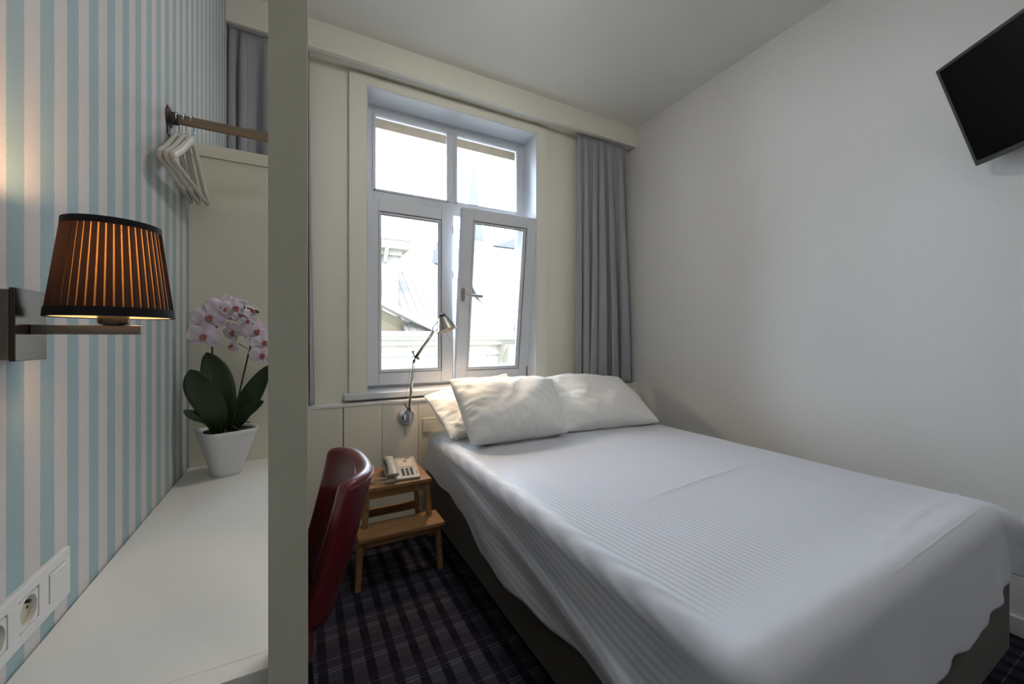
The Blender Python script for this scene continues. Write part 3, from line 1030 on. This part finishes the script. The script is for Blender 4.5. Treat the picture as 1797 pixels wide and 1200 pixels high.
def hem_left(y):
    pts = [(.40, .30), (.80, .304), (.95, .292), (1.19, .273), (1.36, .262), (1.545, .272), (1.66, .305), (1.78, .343), (2.1, .36), (2.3, .375), (2.45, .40)]
    for (a, za), (b_, zb) in zip(pts, pts[1:]):
        if y <= b_:
            t = max(0, (y - a) / (b_ - a)); return za + (zb - za) * t
    return pts[-1][1]


def hem_foot(x):
    pts = [(.70, .30), (1.38, .303), (1.515, .310), (1.71, .318), (1.96, .345), (2.10, .372), (2.22, .40)]
    for (a, za), (b_, zb) in zip(pts, pts[1:]):
        if x <= b_:
            t = max(0, (x - a) / (b_ - a)); return za + (zb - za) * t
    return pts[-1][1]


TOP = .592
RX0, RX1, RY0, RY1 = .765, 2.135, .462, 2.405   # flat part of the top, the rest rolls over
RR = .066


def sheet_point(sx, sy, dl, df, dr):
    """sx,sy in the flat cloth: inside the rectangle it lies on the mattress, outside it rolls over the edge and hangs"""
    ox = 0; oy = 0
    if sx < RX0: ox = sx - RX0
    if sx > RX1: ox = sx - RX1
    if sy < RY0: oy = sy - RY0
    bx = min(max(sx, RX0), RX1); by = max(sy, RY0)
    d = max(abs(ox), abs(oy))
    ln = math.hypot(ox, oy)
    nx, ny = (ox / ln, oy / ln) if ln > 1e-9 else (0, 0)
    r = RR
    nz = .5 * noise.noise(Vector((bx * 2.2, by * 2.2, 3)))
    crown = .008 * math.sin(PI * (bx - RX0) / (RX1 - RX0)) * min(1, (by - RY0) * 3 + .2)
    z = TOP + .005 * nz + crown
    z += .0022 * noise.noise(Vector((bx * 9, by * 5, 1)))
    # long fold line across the bed, slightly oblique
    L_ = by - (1.02 + (bx - 1.05) * .085)
    z += .0045 * math.exp(-(L_ / .006) ** 2) * max(0, min(1, (bx - 1.0) * 5)) * max(0, min(1, (1.9 - bx) * 5))
    # foot hem ridge
    L2 = by - (.505 + .02 * math.sin(bx * 4))
    z += .004 * math.exp(-(L2 / .006) ** 2) * max(0, min(1, (bx - 1.25) * 2.5))
    x, y = bx, by
    a = min(d / r, PI / 2)
    out = r * math.sin(a); down = r * (1 - math.cos(a))
    rest = max(0, d - r * PI / 2)
    if d > 0:
        tpar = (by * abs(nx) + bx * abs(ny))
        drop = min(1, rest / .2)
        if abs(nx) > abs(ny) and nx < 0:      # left side: long diagonal swags
            w_ = .010 * math.sin(by * 7.0 + rest * 16 + 1) + .007 * noise.noise(Vector((by * 6 + rest * 9, rest * 5, 5)))
            w_ += .016 * math.exp(-((rest - (.10 + .12 * (1.3 - by))) / .035) ** 2) * (1 if by < 1.75 else max(0, 1 - (by - 1.75) * 5))
            out += drop * w_ + rest * .10
        elif ny < 0 and abs(ny) >= abs(nx):   # foot: short vertical ruffles
            w_ = .0035 * math.sin(bx * 34 + 2 * math.sin(bx * 9)) * drop + .004 * math.sin(bx * 11) * drop
            w_ += .008 * noise.noise(Vector((bx * 12, rest * 4, 8))) * drop
            out += w_ + rest * .05 + .014 * drop
            if bx > 1.75: out += 0
        else:
            out += rest * .25 + .006 * math.sin(by * 14) * drop
        if nx > 0:
            cr = max(0, 1 - (by - RY0) / .35)
            out += cr * .05 * math.sin(min(1, d / .16) * PI * .75) * (nx if ny == 0 else 1)
        x += nx * out; y += ny * out
        z -= down + rest * (1 if ln < 1e-9 else 1)
    return Vector((x, y, z))


NU, NV = 190, 210
xs = []
m = MB()
for j in range(NV):
    for i in range(NU):
        u = i / (NU - 1); v = j / (NV - 1)
        # cloth coordinates: allocate grid to left drape, top, right drape
        arcL = RR * (PI / 2 - 1)
        yb = RY1
        if v < .22:
            vy = v / .22; sy = None
        else:
            sy = RY0 + (v - .22) / .78 * (RY1 - RY0)
        if u < .2: ux = ('L', u / .2)
        elif u > .88: ux = ('R', (u - .88) / .12)
        else: ux = ('T', (u - .2) / .68)
        bx = RX0 + (RX1 - RX0) * (ux[1] if ux[0] == 'T' else (0 if ux[0] == 'L' else 1))
        by = sy if sy is not None else RY0
        hl = TOP - RR + RR * PI / 2 - (hem_left(by) + .006 * math.sin(by * 23) - 0)
        hr = TOP - RR + RR * PI / 2 - (.40 + .02 * math.sin(by * 6))
        hf = TOP - RR + RR * PI / 2 - (hem_foot(bx) + .0025 * math.sin(bx * 17) + .0015 * math.sin(bx * 41))
        if ux[0] == 'L': sxv = RX0 - hl * (1 - ux[1])
        elif ux[0] == 'R': sxv = RX1 + hr * ux[1]
        else: sxv = bx
        syv = sy if sy is not None else RY0 - hf * (1 - v / .22)
        m.v.append(sheet_point(sxv, syv, hl, hf, hr))
for j in range(NV - 1):
    for i in range(NU - 1):
        m.f.append([j * NU + i, j * NU + i + 1, (j + 1) * NU + i + 1, (j + 1) * NU + i]); m.m.append(0)
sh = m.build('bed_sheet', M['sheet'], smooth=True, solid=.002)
tag(sh, 'white fine striped bed cover draped over the double bed', 'bedding')


# ------------------------------------------------------------------ pillows
def pillow(label, corners, thick, seed, wr=1.0, nm='pillow'):
    """corners: bottom-left, bottom-right, top-right, top-left seen from the foot"""
    bl, br, tr, tl = [Vector(p) for p in corners]
    nrm = ((br - bl).cross(tl - bl)).normalized()
    N = 64

    def pos(u, v, side):
        a, b_ = 2 * u - 1, 2 * v - 1
        # edges pulled in between the corners
        pin = .030
        uu = .5 + .5 * a * (1 - pin * (1 - b_ * b_)); vv = .5 + .5 * b_ * (1 - pin * (1 - a * a))
        p = (bl * (1 - uu) + br * uu) * (1 - vv) + (tl * (1 - uu) + tr * uu) * vv
        vv += .05 * max(0, b_) * (1 - a * a) * (1 + .5 * math.sin(3 * a + seed))
        p = (bl * (1 - uu) + br * uu) * (1 - vv) + (tl * (1 - uu) + tr * uu) * vv
        prof_ = max(0, (1 - abs(a) ** 2.6)) ** .5 * max(0, (1 - abs(b_) ** 2.6)) ** .5
        h = thick / 2 * prof_
        # heavier at the bottom
        h *= 1.10 - .22 * b_
        e = max(abs(a), abs(b_))
        rad = math.atan2(b_, a)
        wrk = noise.noise(Vector((a * 2.2 + seed, b_ * 2.2, side * 2))) * .016
        wrk += abs(noise.noise(Vector((math.cos(rad) * 5 + seed, math.sin(rad) * 5, e * 1.0 + side)))) * -.014 * e ** 2
        wrk += noise.noise(Vector((a * 6 + b_ * 3, b_ * 4 + seed * 3, side))) * .007 * (.4 + e)
        wrk += -abs(noise.noise(Vector((a * 3.2 - b_ * 2.1 + seed * 5, b_ * 1.2 + a, 4.4)))) * .012
        h = h + wrk * wr * .62 * min(1, prof_ * 2.5)
        if e > .999: h = 0
        return p + nrm * side * h + Vector((0, 0, .004 * noise.noise(Vector((a * 5, b_ * 5, seed))) * (e > .95)))
    m = MB()
    m.grid(lambda u, v: pos(u, v, 1), N, N)
    m.grid(lambda u, v: pos(u, v, -1), N, N)
    o = m.build(nm, M['linen'], smooth=True, weld=True, sub=1)
    tag(o, label, 'pillow', 'white pillows at the head of the bed')
    return o


pillow('white pillow behind the front left one, its crumpled edge over the wall ledge',
       [(.735, 2.10, .615), (1.32, 2.16, .62), (1.28, 2.46, .93), (.68, 2.45, .81)], .11, 2.2, 1.5)
pillow('plump white pillow front left, warmly lit below the reading lamp',
       [(.775, 1.90, .624), (1.385, 1.885, .622), (1.53, 2.27, .895), (.775, 2.25, .928)], .21, 5.1)
pillow('white pillow hidden behind the front right one, under the grey curtain',
       [(1.45, 2.26, .62), (2.10, 2.26, .62), (2.25, 2.48, .85), (1.52, 2.48, .88)], .08, 7.7)
pillow('white pillow front right, sloping down towards the right wall',
       [(1.37, 1.93, .620), (2.13, 1.87, .612), (2.22, 2.36, .868), (1.50, 2.32, .905)], .18, 9.3)

# ------------------------------------------------------------------ reading lamp on the panelling
rlamp = thing('reading_lamp', 'slim aluminium swing arm reading lamp fixed to the panelling left of the bed', 'lamp', (.592, YP, .679))
m = MB(); m.lathe([(.053, 0), (.053, .008), (.050, .012), (.02, .013)], (.592, YP, .679), 40, (0, -1, 0))
m.build('wall_disc', M['chrome'], rlamp, smooth=False, bevel=.001)
m = MB(); m.tube([(.600, YP - .035, .650), (.600, YP - .035, .712)], .014, 20); m.tube([(.600, YP - .010, .68), (.600, YP - .04, .68)], .009, 14)
m.box(.572, .590, YP - .032, YP - .012, .66, .70)
m.build('swivel_bracket', M['chrome'], rlamp, bevel=.001)
ya = 2.485
A0, A1, A2 = Vector((.604, ya, .735)), Vector((.632, ya, 1.035)), Vector((.752, ya - .02, 1.218))
m = MB(); m.tube([Vector((.596, ya + .01, .69)), A0], .004, 10); m.tube([A0, A1], .0085, 14)
m.build('lower_arm', M['chrome'], rlamp, smooth=True)
m = MB(); m.tube([A1 + Vector((.012, 0, .018)), A2], .010, 14); m.tube([A1, A1 + Vector((.014, 0, .02))], .005, 10)
m.build('upper_arm', M['alu'], rlamp, smooth=True)
m = MB()
m.tube([A0 + Vector((-.03, 0, .03)), A0 + Vector((.0, 0, -.012)), A0 + Vector((.008, 0, -.02))], .0035, 8)
m.lathe([(.007, -.012), (.007, .012)], A0, 12, (0, 1, 0))
m.build('joint', M['dark_metal'], rlamp)
m = MB()
m.tube([A1 + Vector((-.006, 0, .055)), A1 + Vector((.006, 0, .02)), A1 + Vector((.028, 0, .012))], .0035, 8)
m.lathe([(.007, -.012), (.007, .012)], A1, 12, (0, 1, 0)); m.lathe([(.007, -.012), (.007, .012)], A1 + Vector((.026, 0, .012)), 12, (0, 1, 0))
m.lathe([(.006, -.01), (.006, .01)], A1 + Vector((-.006, 0, .055)), 12, (0, 1, 0))
m.build('joint', M['dark_metal'], rlamp)
m = MB(); m.tube([A0 + Vector((-.03, 0, .03)), A1 + Vector((-.006, 0, .05))], .0008, 5)
m.build('tension_wire', M['dark_metal'], rlamp)
# head: truncated cone opening down and to the right
hd = Vector((.25, -.25, -.93)).normalized()
HT = Vector((.808, ya - .04, 1.306))
m = MB(); m.tube(catmull([A2, A2 + Vector((-.004, 0, .02)), A2 + Vector((.006, -.004, .04)), HT + Vector((-.008, 0, .0))], 5), .0035, 8)
m.tube(catmull([A2, A2 + Vector((.02, 0, .008)), HT + hd * .03 + Vector((-.030, 0, -.010))], 5), .0028, 8)
m.build('yoke', M['chrome'], rlamp, smooth=True)
m = MB()
m.lathe([(.030, .0), (.066, .085), (.0648, .0855), (.029, .002), (.001, .002)], HT, 40, hd, material=M['alu'], caps=False)
hs = m.build('lamp_shade', None, rlamp, smooth=False)
m = MB(); m.lathe([(.022, 0), (.024, -.012), (.018, -.024), (.006, -.028)], HT, 24, hd)
m.build('lamp_socket', M['dark_metal'], rlamp, bevel=.001)
m = MB(); m.lathe([(.006, .01), (.012, .02), (.014, .035), (.010, .048), (.002, .052)], HT, 16, hd)
m.build('bulb', M['bulb_small'], rlamp, smooth=True)
m = MB(); m.tube([HT + hd * .083 + Vector((-.02, 0, .0)), HT + hd * .14 + Vector((.004, 0, -.01))], .0012, 6)
m.lathe([(.001, -.003), (.003, 0), (.001, .003)], HT + hd * .14 + Vector((.004, 0, -.01)), 8)
m.build('pull_handle', M['chrome'], rlamp)
ls = bpy.data.lights.new('reading_lamp_light', 'SPOT'); ls.energy = 13; ls.color = (1, .72, .46)
ls.spot_size = math.radians(150); ls.spot_blend = .8; ls.shadow_soft_size = .02
lso = bpy.data.objects.new('reading_lamp_light', ls); C.objects.link(lso); lso.parent = rlamp
lso.location = HT + hd * .060 - rlamp.location
lso.rotation_euler = hd.to_track_quat('-Z', 'Y').to_euler()

# light switch on the panelling
sw = thing('light_switch', 'cream square light switch on the panelling beside the bed head', 'switch', (.742, YP, .612))
MB().box(.700, .785, YP - .005, YP + .0005, .567, .657).build('plate', M['cream'], sw, bevel=.002)
MB().box(.722, .765, YP - .0066, YP - .005, .590, .634).build('rocker', M['cream'], sw, bevel=.001)

# ------------------------------------------------------------------ step stool
stool = thing('step_stool', 'wooden two step stool used as a nightstand between chair and bed', 'stool', (.44, 2.17, 0))
SZ = .447
m = MB().box(.272, .606, 2.018, 2.315, SZ - .020, SZ); m.build('top_board', M['wood'], stool, bevel=.003)
m = MB().box(.238, .648, 1.925, 2.085, .230, .250); m.build('step_board', M['wood'], stool, bevel=.003)
for s, xb, xt in ((-1, .238, .250), (1, .634, .622)):
    m = MB(); m.bar((xb, 1.965, 0), (xt, 1.968, .230), .024, .034, (0, 1, 0)); m.build('leg', M['wood'], stool, bevel=.002)
for s, xb, xt in ((-1, .272, .292), (1, .608, .588)):
    m = MB(); m.bar((xb, 2.040, .14), (xt, 2.052, SZ - .02), .024, .032, (0, 1, 0)); m.build('leg', M['wood'], stool, bevel=.002)
for s, xb, xt in ((-1, .250, .292), (1, .634, .588)):
    m = MB(); m.bar((xb, 2.375, 0), (xt, 2.285, SZ - .02), .024, .034, (0, 1, 0)); m.build('leg', M['wood'], stool, bevel=.002)
m = MB(); m.box(.268, .616, 1.958, 1.974, .190, .230); m.build('apron', M['wood'], stool, bevel=.002)
m = MB(); m.box(.300, .580, 2.038, 2.056, SZ - .062, SZ - .0205); m.build('apron', M['wood'], stool, bevel=.002)
m = MB(); m.box(.270, .612, 2.330, 2.346, .17, .215); m.build('stretcher', M['wood'], stool, bevel=.002)
for x in (.262, .622):
    m = MB(); m.bar((x, 1.975, .165), (x, 2.345, .165), .014, .032); m.build('side_rail', M['wood'], stool, bevel=.002)

# ------------------------------------------------------------------ telephone
ph = thing('telephone', 'beige corded desk telephone standing on the wooden step stool', 'telephone', (.47, 2.15, SZ))
Tp = Matrix.Translation((.478, 2.150, SZ)) @ Matrix.Rotation(math.radians(-5), 4, 'Z')
m = MB()
m.prism([(-.105, .000), (-.108, .014), (.100, .060), (.106, .055), (.106, .0)], 'x', -.085, .085, T=Tp)
m.build('body', M['phone'], ph, bevel=.005)
# slanted top frame: origin at the middle of the top face
sl_a = math.atan2(.046, .208)
Ts = Tp @ Matrix.Translation((0, -.108, .0145)) @ Matrix.Rotation(sl_a, 4, 'X')
m = MB().box(-.012, .066, .110, .185, 0, .0015, T=Ts); m.build('index_card', M['phone_card'], ph)
m = MB(); m.box(.020, .037, .158, .176, .0015, .0020, T=Ts); m.build('printed_emblem', M['phone_key'], ph)
m = MB()
m.box(.024, .033, .1585, .1635, .0020, .0023, T=Ts); m.box(.0265, .0305, .166, .173, .0020, .0023, T=Ts)
m.build('emblem_mark', M['phone_card'], ph)
for r in range(4):
    for c_ in range(3):
        m = MB(); cx, cy = .004 + c_ * .0225, .030 + r * .0185
        m.box(cx - .007, cx + .007, cy - .0052, cy + .0052, -.001, .0042, T=Ts)
        m.build('key', M['phone_key'], ph, bevel=.0015)
for r in range(2):
    m = MB(); m.box(-.024, -.016, .034 + r * .018, .041 + r * .018, -.001, .003, T=Ts); m.build('function_key', M['phone_handset'], ph, bevel=.001)
    m = MB(); m.box(.070, .077, .034 + r * .018, .041 + r * .018, -.001, .003, T=Ts); m.build('function_key', M['phone_handset'], ph, bevel=.001)
m = MB(); m.box(.030, .055, .196, .201, -.001, .002, T=Ts); m.build('indicator', M['phone_key'], ph)
# handset lying along the left side
m = MB()
pts = [(-.054, .010, .012), (-.054, .028, .021), (-.054, .065, .029), (-.054, .110, .031), (-.056, .148, .028), (-.057, .176, .020), (-.057, .190, .010)]
cl = catmull(pts, 5); n = len(cl)
vs = []
for i, p in enumerate(cl):
    t = i / (n - 1)
    wd = .021 + .010 * (abs(2 * t - 1) ** 3); hg = .012 + .008 * (abs(2 * t - 1) ** 3)
    if i in (0, n - 1): wd *= .55; hg *= .55
    d = (cl[min(i + 1, n - 1)] - cl[max(0, i - 1)]).normalized()
    s_ = Vector((1, 0, 0)); nn = s_.cross(d)
    for k in range(16):
        a = 2 * PI * k / 16
        ca, sa = math.cos(a), math.sin(a)
        ca = math.copysign(abs(ca) ** .7, ca); sa = math.copysign(abs(sa) ** .7, sa)
        vs.append(Ts @ (p + s_ * ca * wd + nn * sa * hg))
m.add(vs, [(i * 16 + k, i * 16 + (k + 1) % 16, (i + 1) * 16 + (k + 1) % 16, (i + 1) * 16 + k) for i in range(n - 1) for k in range(16)] + [tuple(range(16)), tuple(range((n - 1) * 16, n * 16))])
m.build('handset', M['phone_handset'], ph, smooth=True)
# coiled cord, looping on the board left of the phone
path = catmull([(.428, 2.045, SZ + .03), (.418, 2.030, SZ + .012), (.385, 2.036, SZ + .009), (.345, 2.045, SZ + .009), (.318, 2.075, SZ + .009), (.335, 2.105, SZ + .009), (.365, 2.085, SZ + .013), (.388, 2.062, SZ + .016), (.400, 2.075, SZ + .012)], 40)
cp = []
for i, p in enumerate(path):
    a = i * .95
    d = (path[min(i + 1, len(path) - 1)] - path[max(0, i - 1)]).normalized()
    s_ = d.cross(Vector((0, 0, 1))).normalized(); u_ = s_.cross(d)
    cp.append(p + (s_ * math.cos(a) + u_ * math.sin(a)) * .0062)
m = MB(); m.tube(cp, .0016, 6); m.build('coiled_cord', M['phone'], ph, smooth=True)
m = MB(); m.tube(catmull([(.50, 2.05, SZ + .003), (.515, 2.025, SZ + .003), (.522, 2.012, SZ - .004), (.545, 2.03, SZ - .09), (.585, 2.12, SZ - .18), (.60, 2.2, .16), (.60, 2.30, .06)], 6), .0016, 6)
m.build('line_cord', M['phone_handset'], ph, smooth=True)

# ------------------------------------------------------------------ chair
ch = thing('desk_chair', 'red leather chair with curved wrap around back tucked in at the desk', 'chair', (-.02, 1.18, 0))
# plan of the back: arc open towards the desk (-X); leans out as it rises
plan = catmull([(.088, 1.06), (.116, 1.072), (.142, 1.100), (.160, 1.150), (.164, 1.22), (.156, 1.31), (.132, 1.385), (.088, 1.44)], 6)
plan = [Vector((p[0], p[1], 0)) for p in plan]
NPn = len(plan)


def back_pt(t, v, side):
    """t along the arc, v height 0..1, side -1 inner, +1 outer"""
    f = t * (NPn - 1); i = min(int(f), NPn - 2); fr = f - i
    p = plan[i].lerp(plan[i + 1], fr)
    d = (plan[i + 1] - plan[i]).normalized()
    nrm = Vector((d.y, -d.x, 0))
    z0, z1 = .455, .828
    edge = abs(2 * t - 1)
    ztop = z1 - .014 * edge ** 4
    z = z0 + (ztop - z0) * v
    th = .046 - .006 * (1 - v)
    # taper and lean
    cy = 1.24
    k = .78 + .22 * v
    lean = -.098 * (1 - v) + .006 * math.sin(PI * v)
    q = Vector(((p.x) * 1.0 + lean, cy + (p.y - cy) * k, z))
    e = 1.0
    return q + nrm * side * th / 2 * e


m = MB(); NT, NVv = 44, 16
# closed tube-like shell: cross-section outline at each t (inner up, over the top, outer down)
sec = []
vs = []
for i in range(NT):
    t = i / (NT - 1)
    ring = []
    for k in range(NVv): ring.append((k / (NVv - 1) * .955, -1))
    for a in range(1, 6):
        ang = PI * a / 6
        ring.append((.955 + .045 * math.sin(ang), -math.cos(ang)))
    for k in range(NVv - 1, -1, -1): ring.append((k / (NVv - 1) * .955, 1))
    K = len(ring)
    for (v, s) in ring:
        # round the ends of the arc too
        endf = 1.0
        if t < .06: endf = math.sqrt(max(.04, 1 - ((.06 - t) / .06) ** 2))
        if t > .94: endf = math.sqrt(max(.04, 1 - ((t - .94) / .06) ** 2))
        vs.append(back_pt(t, v * (1 - .02 * (1 - endf)), s * endf))
fs = [(i * K + k, i * K + k + 1, (i + 1) * K + k + 1, (i + 1) * K + k) for i in range(NT - 1) for k in range(K - 1)]
fs += [(i * K, (i + 1) * K, (i + 1) * K + K - 1, i * K + K - 1) for i in range(NT - 1)]
fs += [tuple(range(K)), tuple(range((NT - 1) * K, NT * K))]
m.add(vs, fs)
bk = m.build('backrest', M['leather'], ch, smooth=True)
# piping along inner and outer top edges
m = MB()
m.tube([back_pt(t / 60, .955, 1.02) for t in range(5, 56)], .0016, 6)
m.tube([back_pt(t / 60, .955, -1.02) for t in range(5, 56)], .0016, 6)
m.build('piping', M['leather'], bk, smooth=True)
m = MB(); m.prism([(-.31, 1.02), (.0, 1.03), (.03, 1.09), (.036, 1.24), (.03, 1.38), (.0, 1.44), (-.31, 1.45)], 'z', .395, .462)
m.build('seat', M['leather'], ch, bevel=.01)
for (x, y) in ((.012, 1.08), (.012, 1.40), (-.28, 1.08), (-.28, 1.40)):
    m = MB(); m.bar((x + .018, y, 0), (x, y, .40), .024, .024, (0, 1, 0), w1=.032, h1=.032); m.build('leg', M['black_plastic'], ch, bevel=.002)

# ------------------------------------------------------------------ television
tv = thing('television', 'black flat television on a tilting arm bracket high on the right wall', 'television', (2.40, .58, 2.08))
Bc = Vector((2.464, .535, 1.888))
az, tl_ = math.radians(36), math.radians(20)
hdir = Vector((math.sin(az), math.cos(az), 0)); edir = Vector((-hdir.y * math.sin(tl_), hdir.x * math.sin(tl_), math.cos(tl_)))
ndir = hdir.cross(edir).normalized()
if ndir.x > 0: ndir = -ndir
Wt, Ht = .735, .43
# local frame: x along -h (towards the camera side), y up the screen, z out of the screen
Ttv = Matrix((( -hdir.x, edir.x, ndir.x, Bc.x), (-hdir.y, edir.y, ndir.y, Bc.y), (-hdir.z, edir.z, ndir.z, Bc.z), (0, 0, 0, 1)))
m = MB(); m.box(0, Wt, 0, Ht, -.030, 0, T=Ttv); m.build('casing', M['tv_frame'], tv, bevel=.004)
m = MB(); b_ = .012
m.box(0, Wt, 0, b_ + .006, 0, .003, T=Ttv); m.box(0, Wt, Ht - b_, Ht, 0, .003, T=Ttv)
m.box(0, b_, b_ + .006, Ht - b_, 0, .003, T=Ttv); m.box(Wt - b_, Wt, b_ + .006, Ht - b_, 0, .003, T=Ttv)
m.build('bezel', M['tv_frame'], tv, bevel=.001)
m = MB(); m.box(b_, Wt - b_, b_ + .006, Ht - b_, 0, .0012, T=Ttv); m.build('screen', M['screen'], tv)
m = MB()
cb = Ttv @ Vector((.36, .215, -.03))
m.box(.28, .44, .14, .29, -.045, -.03, T=Ttv)
wp = Vector((xr(.46), .46, 2.06))
m.tube([cb, cb + Vector((.08, .03, 0)), wp + Vector((-.02, 0, 0))], .018, 10)
m.box(wp.x - .02, wp.x, wp.y - .05, wp.y + .05, wp.z - .1, wp.z + .1)
m.build('wall_arm', M['black_plastic'], tv)

# ------------------------------------------------------------------ outside: the houses across the street
struct(MB().box(-30, 60, 3.1, 60, -8.2, -8).build('ground_street', M['street']))
bA = thing('town_house', 'sunlit pale town house with tiled roof and pediment seen through the window', 'building', (5, 13, -8))
Y0 = 12.0
m = MB(); m.box(-6, 14, Y0, Y0 + 4.6, -8, 1.0); m.build('wall', M['facade'], bA)
m = MB()
m.box(-6, 14, Y0 - .10, Y0 + .2, .62, .95); m.box(-6, 14, Y0 - .30, Y0 + .2, .95, 1.12); m.box(-6, 14, Y0 - .48, Y0 + .3, 1.12, 1.22); m.box(-6, 14, Y0 - .55, Y0 + .3, 1.22, 1.36)
m.build('cornice', M['facade_trim'], bA)
for x in (1.9, 3.1, 4.3, 5.5, 6.7):
    m = MB(); m.box(x, x + .06, Y0 - .03, Y0, -4, .62); m.build('pilaster', M['facade_trim'], bA)
for x in (2.2, 4.7):
    m = MB(); m.box(x - 1.0, x + .7, Y0 - .12, Y0, -.42, -.30); m.build('string_moulding', M['facade_trim'], bA)
m = MB()
m.add([(2.70, Y0 - .45, 1.36), (6.35, Y0 - .45, 1.36), (4.62, 15.9, 4.42), (2.70, 15.9, 4.42),
       (2.70, Y0 - .2, 1.2), (6.35, Y0 - .2, 1.2), (4.62, 15.9, 4.2), (2.70, 15.9, 4.2)],
      [(0, 1, 2, 3), (7, 6, 5, 4), (0, 4, 5, 1), (1, 5, 6, 2), (2, 6, 7, 3), (3, 7, 4, 0)])
m.build('roof', M['roof'], bA)
m = MB()
T_ = Matrix.Translation((3.55, 14.55, 3.36)) @ Matrix.Rotation(math.atan2(3.06, 3.85), 4, 'X')
m.box(-.24, .24, -.28, .28, 0, .10, T=T_); m.build('skylight', M['facade_trim'], bA)
m = MB()
for p, q in (((-.1, 1.36), (1.75, 2.25)), ((1.75, 2.25), (3.6, 1.36))):
    m.bar((p[0], Y0 - .30, p[1] + .06), (q[0], Y0 - .30, q[1] + .06), .5, .16, (0, 0, 1))
m.build('pediment', M['facade_trim'], bA)
m = MB(); m.prism([(0.1, 1.36), (1.75, 2.15), (3.4, 1.36)], 'y', Y0 - .1, Y0 + .6); m.build('tympanum', M['tan_stone'], bA)
m = MB(); m.box(6.0, 6.5, Y0 - .6, Y0, .35, .95); m.prism([(Y0 - .6, .95), (Y0, .95), (Y0, .2)], 'x', 5.9, 6.02)
m.build('bracket', M['facade_trim'], bA)
m = MB(); m.box(4.75, 5.35, 15.6, 16.2, 4.2, 4.75); m.box(4.95, 5.1, 15.8, 16.0, 4.75, 5.1); m.lathe([(.06, 0), (.09, .1), (.03, .25)], (5.2, 15.9, 4.75), 10)
m.build('chimney', M['slate'], bA)
bB = thing('corner_house', 'pale stone house with projecting cornice at the left edge of the window view', 'building', (0, 13, -8))
m = MB(); m.box(-4, 2.72, 12.6, 16, 1.3, 3.75); m.build('wall', M['facade'], bB)
m = MB(); m.box(-4, 2.80, 12.4, 16, 3.70, 3.86); m.box(-4, 2.98, 12.15, 16, 3.86, 4.10)
m.prism([(12.2, 3.86), (12.6, 3.86), (12.6, 3.45), (12.5, 3.5)], 'x', 2.25, 2.36)
m.build('cornice', M['facade_trim'], bB)
m = MB(); m.box(-4, 3.0, 12.13, 16, 4.10, 4.13); m.build('lead_flashing', M['slate'], bB)
m = MB()
m.prism([(1.7, 1.5), (2.22, 1.5), (2.22, 3.0)] + [(1.96 + .26 * math.cos(a_), 3.0 + .26 * math.sin(a_)) for a_ in [k * PI / 10 for k in range(1, 10)]] + [(1.7, 3.0)], 'y', 12.55, 12.6)
m.build('arched_window', M['tan_stone'], bB)
bC = thing('rear_house', 'tall pale house with steep tiled roof behind the town house on the right', 'building', (10, 19, -8))
m = MB(); m.box(6.1, 20, 17, 24, -8, 3.9); m.build('wall', M['facade'], bC)
m = MB(); m.prism([(13.6, 1.7), (13.6, 1.5), (18.6, 5.9), (18.6, 6.1)], 'x', 6.5, 20); m.build('roof', M['roof2'], bC)
m = MB(); m.prism([(8.7, 5.85), (12, 7.2), (12, 5.85)], 'y', 18.2, 18.9); m.build('dormer', M['slate'], bC)
spire = MB(); spire.lathe([(.75, 0), (.72, 1.2), (.50, 2.5), (.02, 6.5)], (10.45, 25, 6.6), 8)
spire.box(10.0, 10.9, 24.6, 25.4, -8, 6.7)
tag(spire.build('church_spire', M['slate']), 'dark pointed church spire rising behind the roofs', 'spire')
